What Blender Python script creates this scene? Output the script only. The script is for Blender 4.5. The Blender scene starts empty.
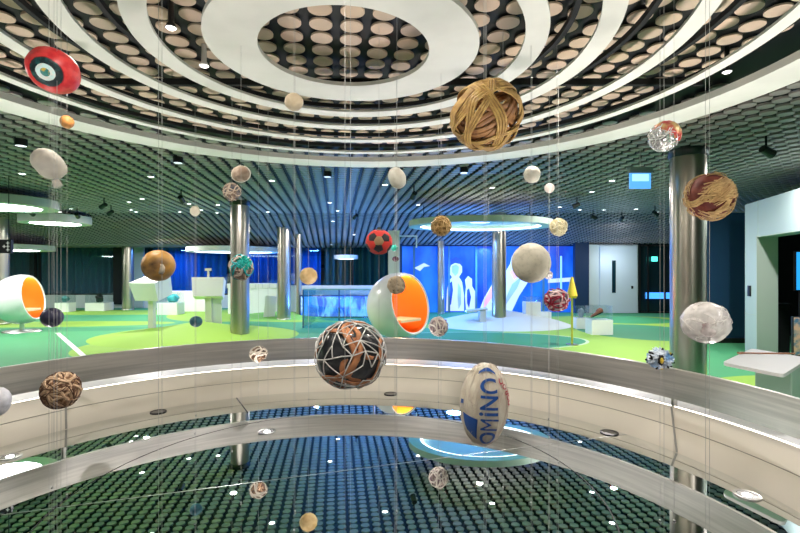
import bpy, bmesh, math, random
from mathutils import Vector, Matrix, noise
PI = math.pi
S = bpy.context.scene
COL = S.collection
FPX, HY, EYE = 468.0, 271.0, 1.5        # focal length in px, horizon row, eye height
MZ = 0.11                                # height of the mirrored table top
CZ = 3.05                                # underside of the ceiling discs

def W(x, y, Y):
    """pixel + real distance -> world point"""
    return Vector(((x - 400) / FPX * Y, Y, EYE + (HY - y) / FPX * Y))
def F(x, y, z=0.0):
    """pixel of a point standing at height z -> world point"""
    Y = FPX * (EYE - z) / (y - HY)
    return Vector(((x - 400) / FPX * Y, Y, z))

# ------------------------------------------------------------------ materials
MATS = {}
def mat(name, col, rough=0.5, metal=0.0, emit=None, estr=0.0, col2=None, scale=5.0, detail=4.0, bump=0.0,
        lo=0.4, hi=0.6, coat=0.0, trans=0.0, ior=1.45, alpha=1.0, sx=(1, 1, 1), spec=0.5, dist=0.0, aniso=0.0):
    if name in MATS: return MATS[name]
    m = bpy.data.materials.new(name); m.use_nodes = True
    nt = m.node_tree; n = nt.nodes; l = nt.links; b = n['Principled BSDF']
    c4 = (*col, 1)
    b.inputs['Base Color'].default_value = c4
    b.inputs['Roughness'].default_value = rough
    b.inputs['Metallic'].default_value = metal
    b.inputs['Coat Weight'].default_value = coat
    b.inputs['Transmission Weight'].default_value = trans
    b.inputs['IOR'].default_value = ior
    b.inputs['Alpha'].default_value = alpha
    b.inputs['Specular IOR Level'].default_value = spec
    b.inputs['Anisotropic'].default_value = aniso
    if emit:
        b.inputs['Emission Color'].default_value = (*emit, 1); b.inputs['Emission Strength'].default_value = estr
    if col2 is not None or bump:
        tc = n.new('ShaderNodeTexCoord'); mp = n.new('ShaderNodeMapping'); mp.inputs['Scale'].default_value = sx
        l.new(tc.outputs['Object'], mp.inputs['Vector'])
        nz = n.new('ShaderNodeTexNoise'); nz.inputs['Scale'].default_value = scale
        nz.inputs['Detail'].default_value = detail; nz.inputs['Distortion'].default_value = dist
        l.new(mp.outputs[0], nz.inputs['Vector'])
        if col2 is not None:
            cr = n.new('ShaderNodeValToRGB'); cr.color_ramp.elements[0].position = lo; cr.color_ramp.elements[1].position = hi
            cr.color_ramp.elements[0].color = c4; cr.color_ramp.elements[1].color = (*col2, 1)
            l.new(nz.outputs['Fac'], cr.inputs['Fac']); l.new(cr.outputs['Color'], b.inputs['Base Color'])
        if bump:
            bp = n.new('ShaderNodeBump'); bp.inputs['Strength'].default_value = bump; bp.inputs['Distance'].default_value = 0.01
            l.new(nz.outputs['Fac'], bp.inputs['Height']); l.new(bp.outputs['Normal'], b.inputs['Normal'])
    MATS[name] = m
    return m
def glass(name, tint=(0.85, 0.95, 0.95), amount=0.12):
    if name in MATS: return MATS[name]
    m = bpy.data.materials.new(name); m.use_nodes = True
    nt = m.node_tree; n = nt.nodes; l = nt.links
    n.remove(n['Principled BSDF']); o = n['Material Output']
    t = n.new('ShaderNodeBsdfTransparent'); t.inputs[0].default_value = (*tint, 1)
    g = n.new('ShaderNodeBsdfGlossy'); g.inputs['Roughness'].default_value = 0.03
    mx = n.new('ShaderNodeMixShader'); mx.inputs[0].default_value = amount
    l.new(t.outputs[0], mx.inputs[1]); l.new(g.outputs[0], mx.inputs[2]); l.new(mx.outputs[0], o.inputs[0])
    MATS[name] = m
    return m

WHITE = mat('white_paint', (0.78, 0.78, 0.76), 0.45)
RINGW = mat('ring_white', (0.80, 0.79, 0.75), 0.55, col2=(0.74, 0.73, 0.69), scale=3)
CREAM = mat('cream_panel', (0.74, 0.68, 0.57), 0.42, col2=(0.70, 0.645, 0.54), scale=0.9)
LEDGE = mat('ledge_white', (0.86, 0.84, 0.79), 0.4)
BLACK = mat('black_metal', (0.012, 0.013, 0.014), 0.35)
BLACKM = mat('black_matt', (0.006, 0.007, 0.008), 0.8)
DARKCEIL = mat('ceiling_backing', (0.004, 0.005, 0.006), 0.6)
DISC = mat('ceiling_disc_dim', (0.30, 0.265, 0.255), 0.5, col2=(0.34, 0.30, 0.28), scale=1.3)
DISC_LIT = mat('ceiling_disc_lit', (0.66, 0.50, 0.38), 0.55, col2=(0.55, 0.44, 0.35), scale=2.3)  # lit copy of the disc material above; the opening's uplight put into its colour
STEEL = mat('brushed_steel', (0.74, 0.71, 0.67), 0.28, 1.0, col2=(0.56, 0.54, 0.51), bump=0.05, scale=1.3, sx=(1, 1, 30), lo=.35, hi=.65, aniso=0.6)
COLM = mat('column_steel', (0.50, 0.46, 0.39), 0.3, 1.0)
MIRROR = mat('mirror_top', (0.82, 0.84, 0.84), 0.004, 1.0)
SEAM = mat('seam_dark', (0.02, 0.02, 0.02), 0.5)
SEAML = mat('seam_light', (0.55, 0.55, 0.53), 0.3, 0.6)
WIRE = mat('wire', (0.50, 0.50, 0.49), 0.5)
LED = mat('led_warm', (1, 1, 1), 0.5, emit=(1.0, 0.93, 0.82), estr=1.0)
GLOWW = mat('lamp_diffuser', (1, 1, 1), 0.5, emit=(0.95, 1.0, 0.97), estr=9)
GLOWB = mat('lamp_diffuser_cool', (1, 1, 1), 0.5, emit=(0.80, 0.90, 1.0), estr=3.5)
GLOWS = mat('spot_glow', (1, 1, 1), 0.5, emit=(0.95, 0.97, 1.0), estr=9)
RINGG = mat('ring_lamp_body', (0.56, 0.56, 0.53), 0.5)
DARKBLUE = mat('navy_panel', (0.012, 0.035, 0.085), 0.4)
PALEG = mat('pale_panel', (0.38, 0.48, 0.48), 0.45)
JAMB = mat('jamb', (0.40, 0.48, 0.42), 0.5)
GREYW = mat('grey_wall', (0.52, 0.56, 0.57), 0.6)
ORANGE = mat('orange_fabric', (1.0, 0.30, 0.03), 0.6)
EGGW = mat('egg_white', (0.84, 0.84, 0.82), 0.28, coat=0.3)
YEL = mat('yellow_paint', (0.85, 0.62, 0.06), 0.5)
DGLASS = mat('dark_glass', (0.01, 0.03, 0.04), 0.06, coat=0.5)
GLASS = glass('clear_glass'); GLASSB = glass('blue_glass', (0.55, 0.8, 0.95), 0.15)
ACRYL = glass('acrylic', (0.92, 0.97, 0.97), 0.16)

# ------------------------------------------------------------------ object helpers
def link(o): COL.objects.link(o); return o
def mesh_obj(name, verts, faces, m, parent=None, smooth=False, mi=None):
    me = bpy.data.meshes.new(name); me.from_pydata(verts, [], faces); me.update()
    for mm in (m if isinstance(m, (list, tuple)) else [m]): me.materials.append(mm)
    if mi: me.polygons.foreach_set('material_index', mi)
    if smooth: me.polygons.foreach_set('use_smooth', [True] * len(me.polygons))
    o = link(bpy.data.objects.new(name, me))
    if parent: o.parent = parent
    return o
def bm_obj(name, bm, m, parent=None, smooth=False):
    me = bpy.data.meshes.new(name); bm.to_mesh(me); bm.free()
    for mm in (m if isinstance(m, (list, tuple)) else [m]): me.materials.append(mm)
    if smooth: me.polygons.foreach_set('use_smooth', [True] * len(me.polygons))
    o = link(bpy.data.objects.new(name, me))
    if parent: o.parent = parent
    return o
def tag(o, label, cat, group=None, kind=None):
    o['label'] = label; o['category'] = cat
    if group: o['group'] = group
    if kind: o['kind'] = kind
    return o
def thing(name, label, cat, loc, rz=0, group=None):
    o = link(bpy.data.objects.new(name, None)); o.location = loc; o.rotation_euler = (0, 0, rz)
    o.empty_display_size = 0.05
    return tag(o, label, cat, group)
def struct(o): o['kind'] = 'structure'; return o

class MB:
    def __init__(s): s.v = []; s.f = []; s.mi = []
    def add(s, v, f, mi=0):
        k = len(s.v); s.v += [tuple(p) for p in v]; s.f += [tuple(i + k for i in q) for q in f]; s.mi += [mi] * len(f)
    def box(s, c, d, M=None, mi=0, taper=1.0):
        x, y, z = (q / 2 for q in d); vs = []
        for sz in (-1, 1):
            t = taper if sz > 0 else 1
            for sx, sy in ((-1, -1), (1, -1), (1, 1), (-1, 1)):
                p = Vector((sx * x * t, sy * y * t, sz * z))
                if M: p = M @ p
                vs.append(p + Vector(c))
        s.add(vs, [(3, 2, 1, 0), (4, 5, 6, 7), (0, 1, 5, 4), (1, 2, 6, 5), (2, 3, 7, 6), (3, 0, 4, 7)], mi)
    def cyl(s, a, b, r, n=12, r2=None, mi=0, cap=True):
        a = Vector(a); b = Vector(b); r2 = r if r2 is None else r2
        d = (b - a).normalized(); u = d.orthogonal().normalized(); w = d.cross(u)
        vs = []
        for p, rr in ((a, r), (b, r2)):
            vs += [p + (u * math.cos(2 * PI * i / n) + w * math.sin(2 * PI * i / n)) * rr for i in range(n)]
        fs = [(i, (i + 1) % n, n + (i + 1) % n, n + i) for i in range(n)]
        if cap: fs += [tuple(range(n))[::-1], tuple(range(n, 2 * n))]
        s.add(vs, fs, mi)
    def tube(s, pts, r, n=5, closed=False, mi=0, flat=None, normals=None):
        """swept tube; flat=(w,h) with outward normals gives a ribbon"""
        P = [Vector(p) for p in pts]; m = len(P); vs = []; fs = []
        for i in range(m):
            t = (P[(i + 1) % m] - P[i - 1]) if closed else (P[min(i + 1, m - 1)] - P[max(i - 1, 0)])
            t.normalize()
            nn = Vector(normals[i]) if normals else t.orthogonal()
            nn = (nn - t * nn.dot(t)).normalized(); bb = t.cross(nn)
            w, h = flat if flat else (r, r)
            vs += [P[i] + bb * (math.cos(2 * PI * j / n) * w) + nn * (math.sin(2 * PI * j / n) * h) for j in range(n)]
        for i in range(m if closed else m - 1):
            k = (i + 1) % m
            fs += [(i * n + j, i * n + (j + 1) % n, k * n + (j + 1) % n, k * n + j) for j in range(n)]
        if not closed: fs += [tuple(range(n))[::-1], tuple(range((m - 1) * n, m * n))]
        s.add(vs, fs, mi)
    def lathe(s, prof, c=(0, 0, 0), n=96, a0=0, a1=2 * PI, closed_prof=False, mi=0):
        full = abs(a1 - a0 - 2 * PI) < 1e-6; m = len(prof); vs = []; fs = []
        cnt = n if full else n + 1
        for i in range(cnt):
            a = a0 + (a1 - a0) * i / n
            vs += [(c[0] + r * math.cos(a), c[1] + r * math.sin(a), c[2] + z) for r, z in prof]
        for i in range(n):
            k = (i + 1) % cnt
            for j in range(m if closed_prof else m - 1):
                q = (j + 1) % m
                fs.append((i * m + j, k * m + j, k * m + q, i * m + q))
        s.add(vs, fs, mi)
    def obj(s, name, m, parent=None, smooth=False):
        return mesh_obj(name, s.v, s.f, m, parent, smooth, s.mi if any(s.mi) else None)
def smooth_by_angle(o, deg=35):
    me = o.data; me.polygons.foreach_set('use_smooth', [True] * len(me.polygons))
    bm = bmesh.new(); bm.from_mesh(me)
    for e in bm.edges:
        if len(e.link_faces) == 2 and e.calc_face_angle(0) > math.radians(deg): e.smooth = False
    bm.to_mesh(me); bm.free(); return o
def quick(name, m, label, cat, build, loc=(0, 0, 0), group=None, smooth=False):
    b = MB(); build(b); o = b.obj(name, m, smooth=False)
    if smooth: smooth_by_angle(o)
    o.location = loc
    return tag(o, label, cat, group)

# ------------------------------------------------------------------ centres
RC = Vector((-0.34, 2.895, 0))       # centre of ceiling rings
TC = Vector((-0.54, 2.58, 0))        # centre of the mirrored table
TR = 3.05                            # radius of the steel rail

# ------------------------------------------------------------------ floor
def make_floor():
    m = bpy.data.materials.new('play_carpet'); m.use_nodes = True
    nt = m.node_tree; n = nt.nodes; l = nt.links; b = n['Principled BSDF']; b.inputs['Roughness'].default_value = 0.75
    geo = n.new('ShaderNodeNewGeometry'); sep = n.new('ShaderNodeSeparateXYZ'); l.new(geo.outputs['Position'], sep.inputs[0])
    def M(op, a, bb=None, c=None):
        q = n.new('ShaderNodeMath'); q.operation = op
        for i, v in enumerate((a, bb, c)):
            if v is None: continue
            if isinstance(v, (int, float)): q.inputs[i].default_value = v
            else: l.new(v, q.inputs[i])
        return q.outputs[0]
    def ell(cx, cy, rx, ry, rot=0.0):
        dx = M('SUBTRACT', sep.outputs['X'], cx); dy = M('SUBTRACT', sep.outputs['Y'], cy)
        ca, sa = math.cos(rot), math.sin(rot)
        u = M('ADD', M('MULTIPLY', dx, ca / rx), M('MULTIPLY', dy, sa / rx))
        v = M('ADD', M('MULTIPLY', dx, -sa / ry), M('MULTIPLY', dy, ca / ry))
        return M('LESS_THAN', M('ADD', M('MULTIPLY', u, u), M('MULTIPLY', v, v)), 1.0)
    def mx(a, bb): return M('MAXIMUM', a, bb)
    lime = None
    for e in [(-4.6, 9.5, 1.75, 1.7, 0.1), (-9.8, 13.2, 3.3, 0.75, 0.1), (-11.0, 17.0, 5.0, 1.0, 0), (-3.5, 14.8, 3.4, 1.0, -0.15),
              (4.1, 10.6, 1.75, 3.0, -0.2), (6.5, 13.5, 3.0, 2.2, 0), (4.95, 6.3, 0.9, 0.4, 0.2), (-2.2, 8.6, 1.6, 0.8, 0.2),
              (-6.2, 16.0, 1.6, 2.4, 0.5), (1.5, 12.8, 1.2, 0.5, 0.1)]:
        q = ell(*e); lime = q if lime is None else mx(lime, q)
    dark = None
    for e in [(6.0, 11.6, 1.5, 1.6, 0.2), (1.6, 10.2, 2.4, 1.25, 0.0), (-0.6, 15.0, 2.0, 1.2, 0), (-8.5, 12.0, 2.5, 0.4, 0.1)]:
        q = ell(*e); dark = q if dark is None else mx(dark, q)
    out = ell(1.6, 10.2, 2.47, 1.32, 0.0)
    nz = n.new('ShaderNodeTexNoise'); nz.inputs['Scale'].default_value = 60
    c1 = n.new('ShaderNodeMix'); c1.data_type = 'RGBA'; c1.inputs[6].default_value = (0.065, 0.34, 0.14, 1); c1.inputs[7].default_value = (0.29, 0.52, 0.065, 1)
    l.new(lime, c1.inputs[0])
    c1b = n.new('ShaderNodeMix'); c1b.data_type = 'RGBA'; l.new(M('MULTIPLY', out, 0.6), c1b.inputs[0]); l.new(c1.outputs[2], c1b.inputs[6]); c1b.inputs[7].default_value = (0.6, 0.75, 0.6, 1)
    c2 = n.new('ShaderNodeMix'); c2.data_type = 'RGBA'; l.new(dark, c2.inputs[0]); l.new(c1b.outputs[2], c2.inputs[6]); c2.inputs[7].default_value = (0.04, 0.27, 0.12, 1)
    c3 = n.new('ShaderNodeMix'); c3.data_type = 'RGBA'; c3.blend_type = 'MULTIPLY'; c3.inputs[0].default_value = 0.15
    l.new(c2.outputs[2], c3.inputs[6]); l.new(nz.outputs['Fac'], c3.inputs[7]); l.new(c3.outputs[2], b.inputs['Base Color'])
    MATS['carpet'] = m
    # floor with a round hole cut for the table
    v, f = [], []
    N = 96; R0 = TR + 0.45
    for i in range(N):
        a = 2 * PI * i / N; v.append((TC.x + R0 * math.cos(a), TC.y + R0 * math.sin(a), 0))
    for i in range(N):
        a = 2 * PI * i / N; c, s = math.cos(a), math.sin(a)
        k = 30.0 / max(abs(c), abs(s)); v.append((TC.x + k * c, TC.y + k * s, 0))
    for i in range(N):
        k = (i + 1) % N; f.append((i, N + i, N + k, k))
    struct(mesh_obj('floor', v, f, m))
make_floor()
LIME = mat('lime_carpet', (0.30, 0.53, 0.065), 0.75); 
quick('floor_line', mat('white_line', (0.82, 0.88, 0.80), 0.6), 'white painted stripe across the mint green carpet at the left', 'floor marking',
      lambda b: b.add([F(55, 333) + Vector((0, 0, .004)), F(60, 333) + Vector((0, 0, .004)), F(87, 356) + Vector((0, 0, .004)), F(80, 356) + Vector((0, 0, .004))], [(0, 1, 2, 3)]))

# ------------------------------------------------------------------ ceiling
TH = math.atan(64 / FPX)
U = Vector((math.cos(TH), math.sin(TH))); V = Vector((-math.sin(TH), math.cos(TH)))
PA, PB, DR = 0.196, 0.163, 0.0735
def ceil_z(y):
    if y < 12.5: return CZ
    if y < 17: return CZ - (y - 12.5) / 4.5 * 0.6
    return CZ - 0.6
def discs(test, nfun, zfun, th=0.022, PB=0.163):
    v, f = [], []
    for i in range(-120, 121):
        for j in range(-80, 150):
            p = U * (i * PA + 0.10) + V * (j * PB)
            if not test(p.x, p.y): continue
            n = nfun(p); k = len(v); z = zfun(p.y)
            for q in range(n):
                a = 2 * PI * q / n; x = p.x + DR * math.cos(a); y = p.y + DR * math.sin(a)
                v.append((x, y, z)); v.append((x, y, z + th))
            f.append(tuple(k + 2 * q for q in range(n))[::-1])
            for q in range(n):
                r = (q + 1) % n; f.append((k + 2 * q, k + 2 * r, k + 2 * r + 1, k + 2 * q + 1))
    return v, f
def dist_rc(x, y): return math.hypot(x - RC.x, y - RC.y)
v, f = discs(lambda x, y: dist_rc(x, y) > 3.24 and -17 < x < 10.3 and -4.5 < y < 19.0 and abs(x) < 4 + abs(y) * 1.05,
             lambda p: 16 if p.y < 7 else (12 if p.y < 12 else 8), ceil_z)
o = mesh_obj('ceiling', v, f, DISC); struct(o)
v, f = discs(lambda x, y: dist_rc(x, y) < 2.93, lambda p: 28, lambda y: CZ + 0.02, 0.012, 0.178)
o = mesh_obj('ceiling', v, f, DISC_LIT); struct(o)
b = MB(); ys = [-12, 12.5, 17, 20.5]
for i in range(3):
    z0, z1 = ceil_z(ys[i]) + .05, ceil_z(ys[i + 1]) + .05
    b.add([(-22, ys[i], z0), (14, ys[i], z0), (14, ys[i + 1], z1), (-22, ys[i + 1], z1)], [(0, 1, 2, 3)])
struct(b.obj('ceiling', DARKCEIL))
# suspended white rings and the lowered fascia ring
def ring(name, r0, r1, z0, z1, m, label, cat='ceiling ring', n=128):
    b = MB(); b.lathe([(r0, z0), (r1, z0), (r1, z1), (r0, z1)], (RC.x, RC.y, 0), n, closed_prof=True)
    o = b.obj(name, m); smooth_by_angle(o); return tag(o, label, cat)
ring('ceiling_ring', 0.52, 0.82, 2.85, 2.878, RINGW, 'wide white flat ring at the centre of the ceiling, innermost of all')
ring('ceiling_ring', 1.08, 1.21, 2.85, 2.868, RINGW, 'narrow white suspended ring next outside the wide central one')
ring('ceiling_ring', 1.465, 1.585, 2.85, 2.868, RINGW, 'third white suspended ceiling ring counted from the centre')
ring('ceiling_ring', 1.93, 2.03, 2.85, 2.868, RINGW, 'fourth white suspended ceiling ring counted from the centre')
ring('ceiling_ring', 2.42, 2.505, 2.85, 2.868, RINGW, 'thin white suspended ring just inside the broad outer fascia')
ring('ceiling_fascia', 2.88, 3.2, 2.85, 2.905, RINGW, 'broad pale ring edging the round opening where the low green ceiling starts', 'ceiling fascia')
for r, t in ((1.36, 'black curved ceiling track nearest the central ring'), (1.79, 'black curved ceiling track between the third and fourth white rings'),
             (2.24, 'black curved ceiling track between the fourth and fifth white rings'), (2.68, 'black curved ceiling track nearest the outer fascia')):
    ring('ceiling_track', r - .016, r + .016, 2.975, 3.01, BLACKM, t, 'ceiling track')
for y, t in ((2.25, 'straight black beam crossing the ceiling opening nearest the camera'), (3.72, 'straight black beam crossing the ceiling opening at its far side')):
    half = math.sqrt(2.86 ** 2 - (y - RC.y) ** 2)
    quick('ceiling_beam', BLACKM, t, 'beam', lambda b: b.box((RC.x, y, 3.0), (2 * half, .035, .05)))

# ------------------------------------------------------------------ mirrored round table
tab = thing('mirror_table', 'large round mirror filling the ring of cream wall and steel rail', 'mirror', (TC.x, TC.y, 0))
b = MB(); b.lathe([(0.0001, MZ), (TR - .21, MZ), (TR - .21, MZ - .03), (0.0001, MZ - .03)], n=128)
b.obj('mirror_top', MIRROR, tab)
def seam(p, q, w, m):
    p = Vector((*p, MZ + .0008)) - TC; q = Vector((*q, MZ + .0008)) - TC; d = (q - p).normalized(); s = Vector((-d.y, d.x, 0)) * w / 2
    mb = MB(); mb.add([p - s, q - s, q + s, p + s], [(0, 1, 2, 3)]); mb.obj('joint_line', m, tab)
H_ = EYE - MZ
def MP(x, y): Y = FPX * H_ / (y - HY); return ((x - 400) / FPX * Y, Y)
seam(MP(1, 515), MP(651, 431), .007, SEAML)
seam(MP(232, 392), MP(248, 413), .012, SEAM)
b = MB(); b.lathe([(1.63, MZ + .0009), (1.638, MZ + .0009)], (0.14, 0.37, 0), 120, math.radians(-60), math.radians(240)); b.obj('joint_line', SEAM, tab)
UPL = []
DISKL = mat('uplight_lens', (0.55, 0.55, 0.55), 0.25, 0.9)
for i, (px, py, lit) in enumerate(((10, 457, 1), (157, 411, 0), (393, 390.5, 0), (619, 430, 0), (747, 495.5, 1), (267, 432, 1))):
    x, y = MP(px, py); k = Vector((x - TC.x, y - TC.y)); k = k * min(1, 2.745 / k.length); x, y = TC.x + k.x, TC.y + k.y
    t = thing('recessed_light', ['round lit light sunk in the mirror rim at the far left edge', 'dark round light sunk in the mirror rim left of centre',
              'dark round light sunk in the mirror rim below the black net ball', 'dark round light sunk in the mirror rim right of the oval bag ball',
              'round bright light sunk in the mirror rim at the lower right', 'round bright light set in the mirror left of the black net ball'][i], 'light', (x, y, MZ))
    b = MB(); b.lathe([(0.058, .001), (.075, .001), (.075, .007), (.058, .007)], n=28, closed_prof=True); b.obj('trim_ring', STEEL if lit else BLACK, t)
    b = MB(); b.lathe([(0.0001, .004), (.058, .004)], n=28); b.obj('lens', DISKL if lit else mat('lens_dark', (.16, .15, .14), .3, .6), t)
    UPL.append((x, y))
    if lit: b = MB(); b.lathe([(0.0001, .010), (.022, .0085), (.026, .0045)], n=16); b.obj('bulb', GLOWS, t)

JOINTS = ((25.6, 20.6), (145.4, 147.4), (210, 205), (-30, -35), (270, 270))
wall = thing('curved_parapet', 'low curved cream wall leaning outward around the mirror', 'low wall', (TC.x, TC.y, 0))
b = MB(); b.lathe([(TR - .21, -.02), (TR - .21, MZ), (TR - .055, .236), (TR - .048, .240), (TR - .048, .246), (TR - .040, .250), (TR + .085, .36)], n=160); smooth_by_angle(b.obj('sloped_panel', CREAM, wall), 60)
b = MB(); b.lathe([(TR + .085, .36), (TR + .50, .36), (TR + .50, 0)], n=160); smooth_by_angle(b.obj('ledge', LEDGE, wall), 40)
b = MB(); b.lathe([(TR - .052, .2395), (TR - .045, .2455)], n=160); b.obj('groove', mat('groove', (.22, .20, .17), .6), wall)
for at, ab in JOINTS:
    at, ab = math.radians(at), math.radians(ab); c = Vector((math.cos(at), math.sin(at), 0)); cb = Vector((math.cos(ab), math.sin(ab), 0)); s = Vector((-c.y, c.x, 0)) * .009
    p = cb * (TR - .212) + Vector((0, 0, MZ + .002)); q = c * (TR + .078) + Vector((0, 0, .358)); nn = Vector((-c.x * .66, -c.y * .66, .75)) * .003
    mb = MB(); mb.add([p - s + nn, p + s + nn, q + s + nn, q - s + nn], [(0, 1, 2, 3)]); mb.obj('panel_joint', mat('joint_grey', (.28, .27, .24), .5), wall)
led = MB(); led.lathe([(TR + .10, .3615), (TR + .118, .3615)], n=160)
led_o = led.obj('light_strip', mat('led_strip', (1, 1, 1), .5, emit=(1.0, .90, .76), estr=5.0), wall)
rail = thing('steel_rail', 'brushed steel band running round above the cream parapet', 'rail', (TC.x, TC.y, 0))
b = MB(); b.lathe([(TR, .45), (TR, .695), (TR + .004, .70), (TR + .028, .70), (TR + .03, .695), (TR + .03, .45)], n=200, closed_prof=True)
smooth_by_angle(b.obj('rail_band', STEEL, rail), 30)
for a in (JOINTS[0][0], 86, JOINTS[1][0], 209, -37, 270):
    ar = math.radians(a); c = Vector((math.cos(ar), math.sin(ar), 0))
    mb = MB(); mb.box(c * (TR + .115) + Vector((0, 0, .455)), (.05, .022, .19), Matrix.Rotation(ar, 3, 'Z'))
    mb.box(c * (TR + .07) + Vector((0, 0, .535)), (.09, .022, .03), Matrix.Rotation(ar, 3, 'Z')); mb.obj('bracket', STEEL, rail)

# ------------------------------------------------------------------ columns
def column(x, y, Y, r, label):
    X = (x - 400) / FPX * Y
    t = thing('steel_column', label, 'column', (X, Y, 0))
    b = MB(); b.lathe([(r, 0), (r, ceil_z(Y) + .04)], n=40); b.obj('shaft', COLM, t, True)
    b = MB(); b.lathe([(r + .004, 0), (r + .012, .0), (r + .012, .05), (r + .0005, .05)], n=40); b.obj('base_collar', STEEL, t, True)
    if Y < 12: b = MB(); b.lathe([(r + .001, ceil_z(Y) - .10), (r + .02, ceil_z(Y) - .10), (r + .02, ceil_z(Y) + .03)], n=40); b.obj('head_collar', BLACK, t, True)
    return t
column(240, 338, 10.4, .20, 'steel column left of centre rising behind the green and pink rag ball')
column(284, 311, 14.4, .20, 'steel column left of the glass barrier, thicker of the two close together')
column(299, 0, 15.3, .09, 'slim steel column close beside a thicker one at the glass barrier')
column(128, 307, 18.0, .20, 'steel column far off at the left in front of the dark windows')
column(1, 307, 13.2, .20, 'steel column cut by the left edge of the picture')
column(688, 372, 6.0, .205, 'big steel column at the right standing just behind the rail')
column(441, 318, 16.4, .12, 'slim grey column in front of the blue video wall')
column(499, 318, 12.6, .19, 'grey steel column under the large round lamp by the video wall')

# ------------------------------------------------------------------ ring lamps
def ring_lamp(x, Y, k, r, h, label, hollow=False, glow=GLOWW, body=RINGG):
    X = (x - 400) / FPX * Y; z = EYE + k
    t = thing('ring_lamp', label, 'ceiling lamp', (X, Y, z))
    if not hollow:
        b = MB(); b.lathe([(r * .70, 0), (r, 0), (r, h), (0.001, h)], n=72); smooth_by_angle(b.obj('housing', body, t))
        b = MB(); b.lathe([(0.001, .03), (r * .70, .03), (r * .70, 0)], n=72); b.obj('diffuser', glow, t)
    else:
        b = MB(); b.lathe([(r * .84, 0), (r, 0), (r, h), (.001, h), (.001, h - .02), (r * .84, h - .02)], n=96, closed_prof=True); smooth_by_angle(b.obj('housing', body, t))
        b = MB(); b.lathe([(r * .80, .012), (r * .84, .012), (r * .84, .035), (r * .80, .035)], n=96, closed_prof=True); b.obj('diffuser', glow, t)
        b = MB(); b.lathe([(.001, h - .03), (.22, h - .03), (.22, h - .02)], n=36); b.obj('centre_light', mat('centre_glow', (1, 1, 1), .5, emit=(.6, .85, 1), estr=2.0), t)
    cz = ceil_z(Y) + .03 - z
    for a in (0.5, 2.6, 4.7):
        b = MB(); b.cyl((r * .9 * math.cos(a), r * .9 * math.sin(a), h), (r * .9 * math.cos(a), r * .9 * math.sin(a), cz), .008, 6); b.obj('hanger', BLACK, t)
    return t
ring_lamp(480, 10.5, .987, 1.6, .13, 'large hollow round lamp hanging over the blue video wall, edge glowing', True, GLOWB, mat('big_ring', (.50, .62, .55), .5)).scale = (1, .76, 1)
ring_lamp(56, 12.4, 1.25, .80, .20, 'round pendant lamp at the left, right one of the overlapping pair')
ring_lamp(0, 9.2, 1.25, .95, .16, 'round pendant lamp cut by the left edge, above its overlapping neighbour')
ring_lamp(0, 15.5, .69, 1.5, .16, 'wide pale lamp disc low at the far left near the small black sign')
ring_lamp(234, 17.0, .68, 1.6, .16, 'wide pale lamp ring behind the column at the green and pink ball', True, GLOWB, mat('far_ring', (.62, .66, .62), .5))
ring_lamp(346, 16.5, .42, .42, .14, 'small pale round lamp above the dark green curtains', body=WHITE, glow=GLOWB)

# ------------------------------------------------------------------ back walls
def box_struct(name, c, d, m, rz=0):
    b = MB(); b.box(c, d, Matrix.Rotation(rz, 3, 'Z')); return struct(b.obj(name, m))
YB = 19.0
box_struct('wall_back', (-10.5, YB + .1, .265), (17.4, .2, .53), GREYW)                    # sill wall under the windows
box_struct('wall_back', (-10.5, YB + .1, 2.60), (17.4, .2, .20), mat('pelmet', (.45, .52, .52), .5))
NIGHT = mat('night_backdrop', (.004, .010, .016), .5)
box_struct('wall_back', (-8, YB + 1.6, 1.5), (26, .1, 3.4), NIGHT)
# windows
for i, (x0, x1) in enumerate(((-18.6, -14.8), (-14.7, -11.5), (-10.6, -6.6), (-6.5, -4.2), (-4.1, -1.9))):
    w = struct(link(bpy.data.objects.new('window_%d' % (i + 1), None))); w.location = ((x0 + x1) / 2, YB + .06, 1.5)
    hw = (x1 - x0) / 2
    b = MB()
    for sx in (-1, 1): b.box((sx * (hw - .03), 0, 0), (.06, .1, 2.0))
    b.box((0, 0, -.95), (2 * hw, .1, .06)); b.box((0, 0, .97), (2 * hw, .1, .06)); b.obj('frame', BLACK, w)
    b = MB(); b.box((0, .02, 0), (2 * hw - .1, .012, 1.9)); b.obj('pane', glass('window_glass', (.7, .9, .95), .10), w)
def curtain(x0, x1, Y, z0, z1, m, label, amp=.07, wl=.28):
    b = MB(); n = int((x1 - x0) / wl * 10); rnd = random.Random(int(x0 * 100) + 5); ph = rnd.random() * 6
    vs = []
    for i in range(n + 1):
        x = x0 + (x1 - x0) * i / n; y = Y + amp * math.sin(2 * PI * x / wl + ph + 1.2 * math.sin(x * 2.1))
        vs += [(x, y, z0), (x, y, z1), (x, y + .012, z0), (x, y + .012, z1)]
    fs = []
    for i in range(n):
        k = 4 * i; fs += [(k, k + 4, k + 5, k + 1), (k + 3, k + 7, k + 6, k + 2)]
    b.add(vs, fs); o = b.obj('curtain', m, smooth=True); return tag(o, label, 'curtain')
CB = mat('curtain_blue', (.02, .15, .50), .7); CN = mat('curtain_night', (.03, .09, .14), .6); CT = mat('curtain_teal', (.01, .10, .10), .7)
curtain(-17.6, -15.4, YB + .45, .3, 2.6, CN, 'dark blue grey curtain at the far left behind the egg chair')
curtain(-15.2, -11.6, YB + .45, .3, 2.6, mat('curtain_slate', (.06, .13, .17), .6), 'slate curtain behind the left window by the display case')
curtain(-10.3, -7.2, YB + .45, .3, 2.6, CB, 'bright blue curtain behind the orange brown marbled ball')
curtain(-6.9, -5.0, YB + .45, .3, 2.6, mat('curtain_blue2', (.015, .10, .36), .7), 'deep blue curtain just right of the green and pink ball column')
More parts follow.
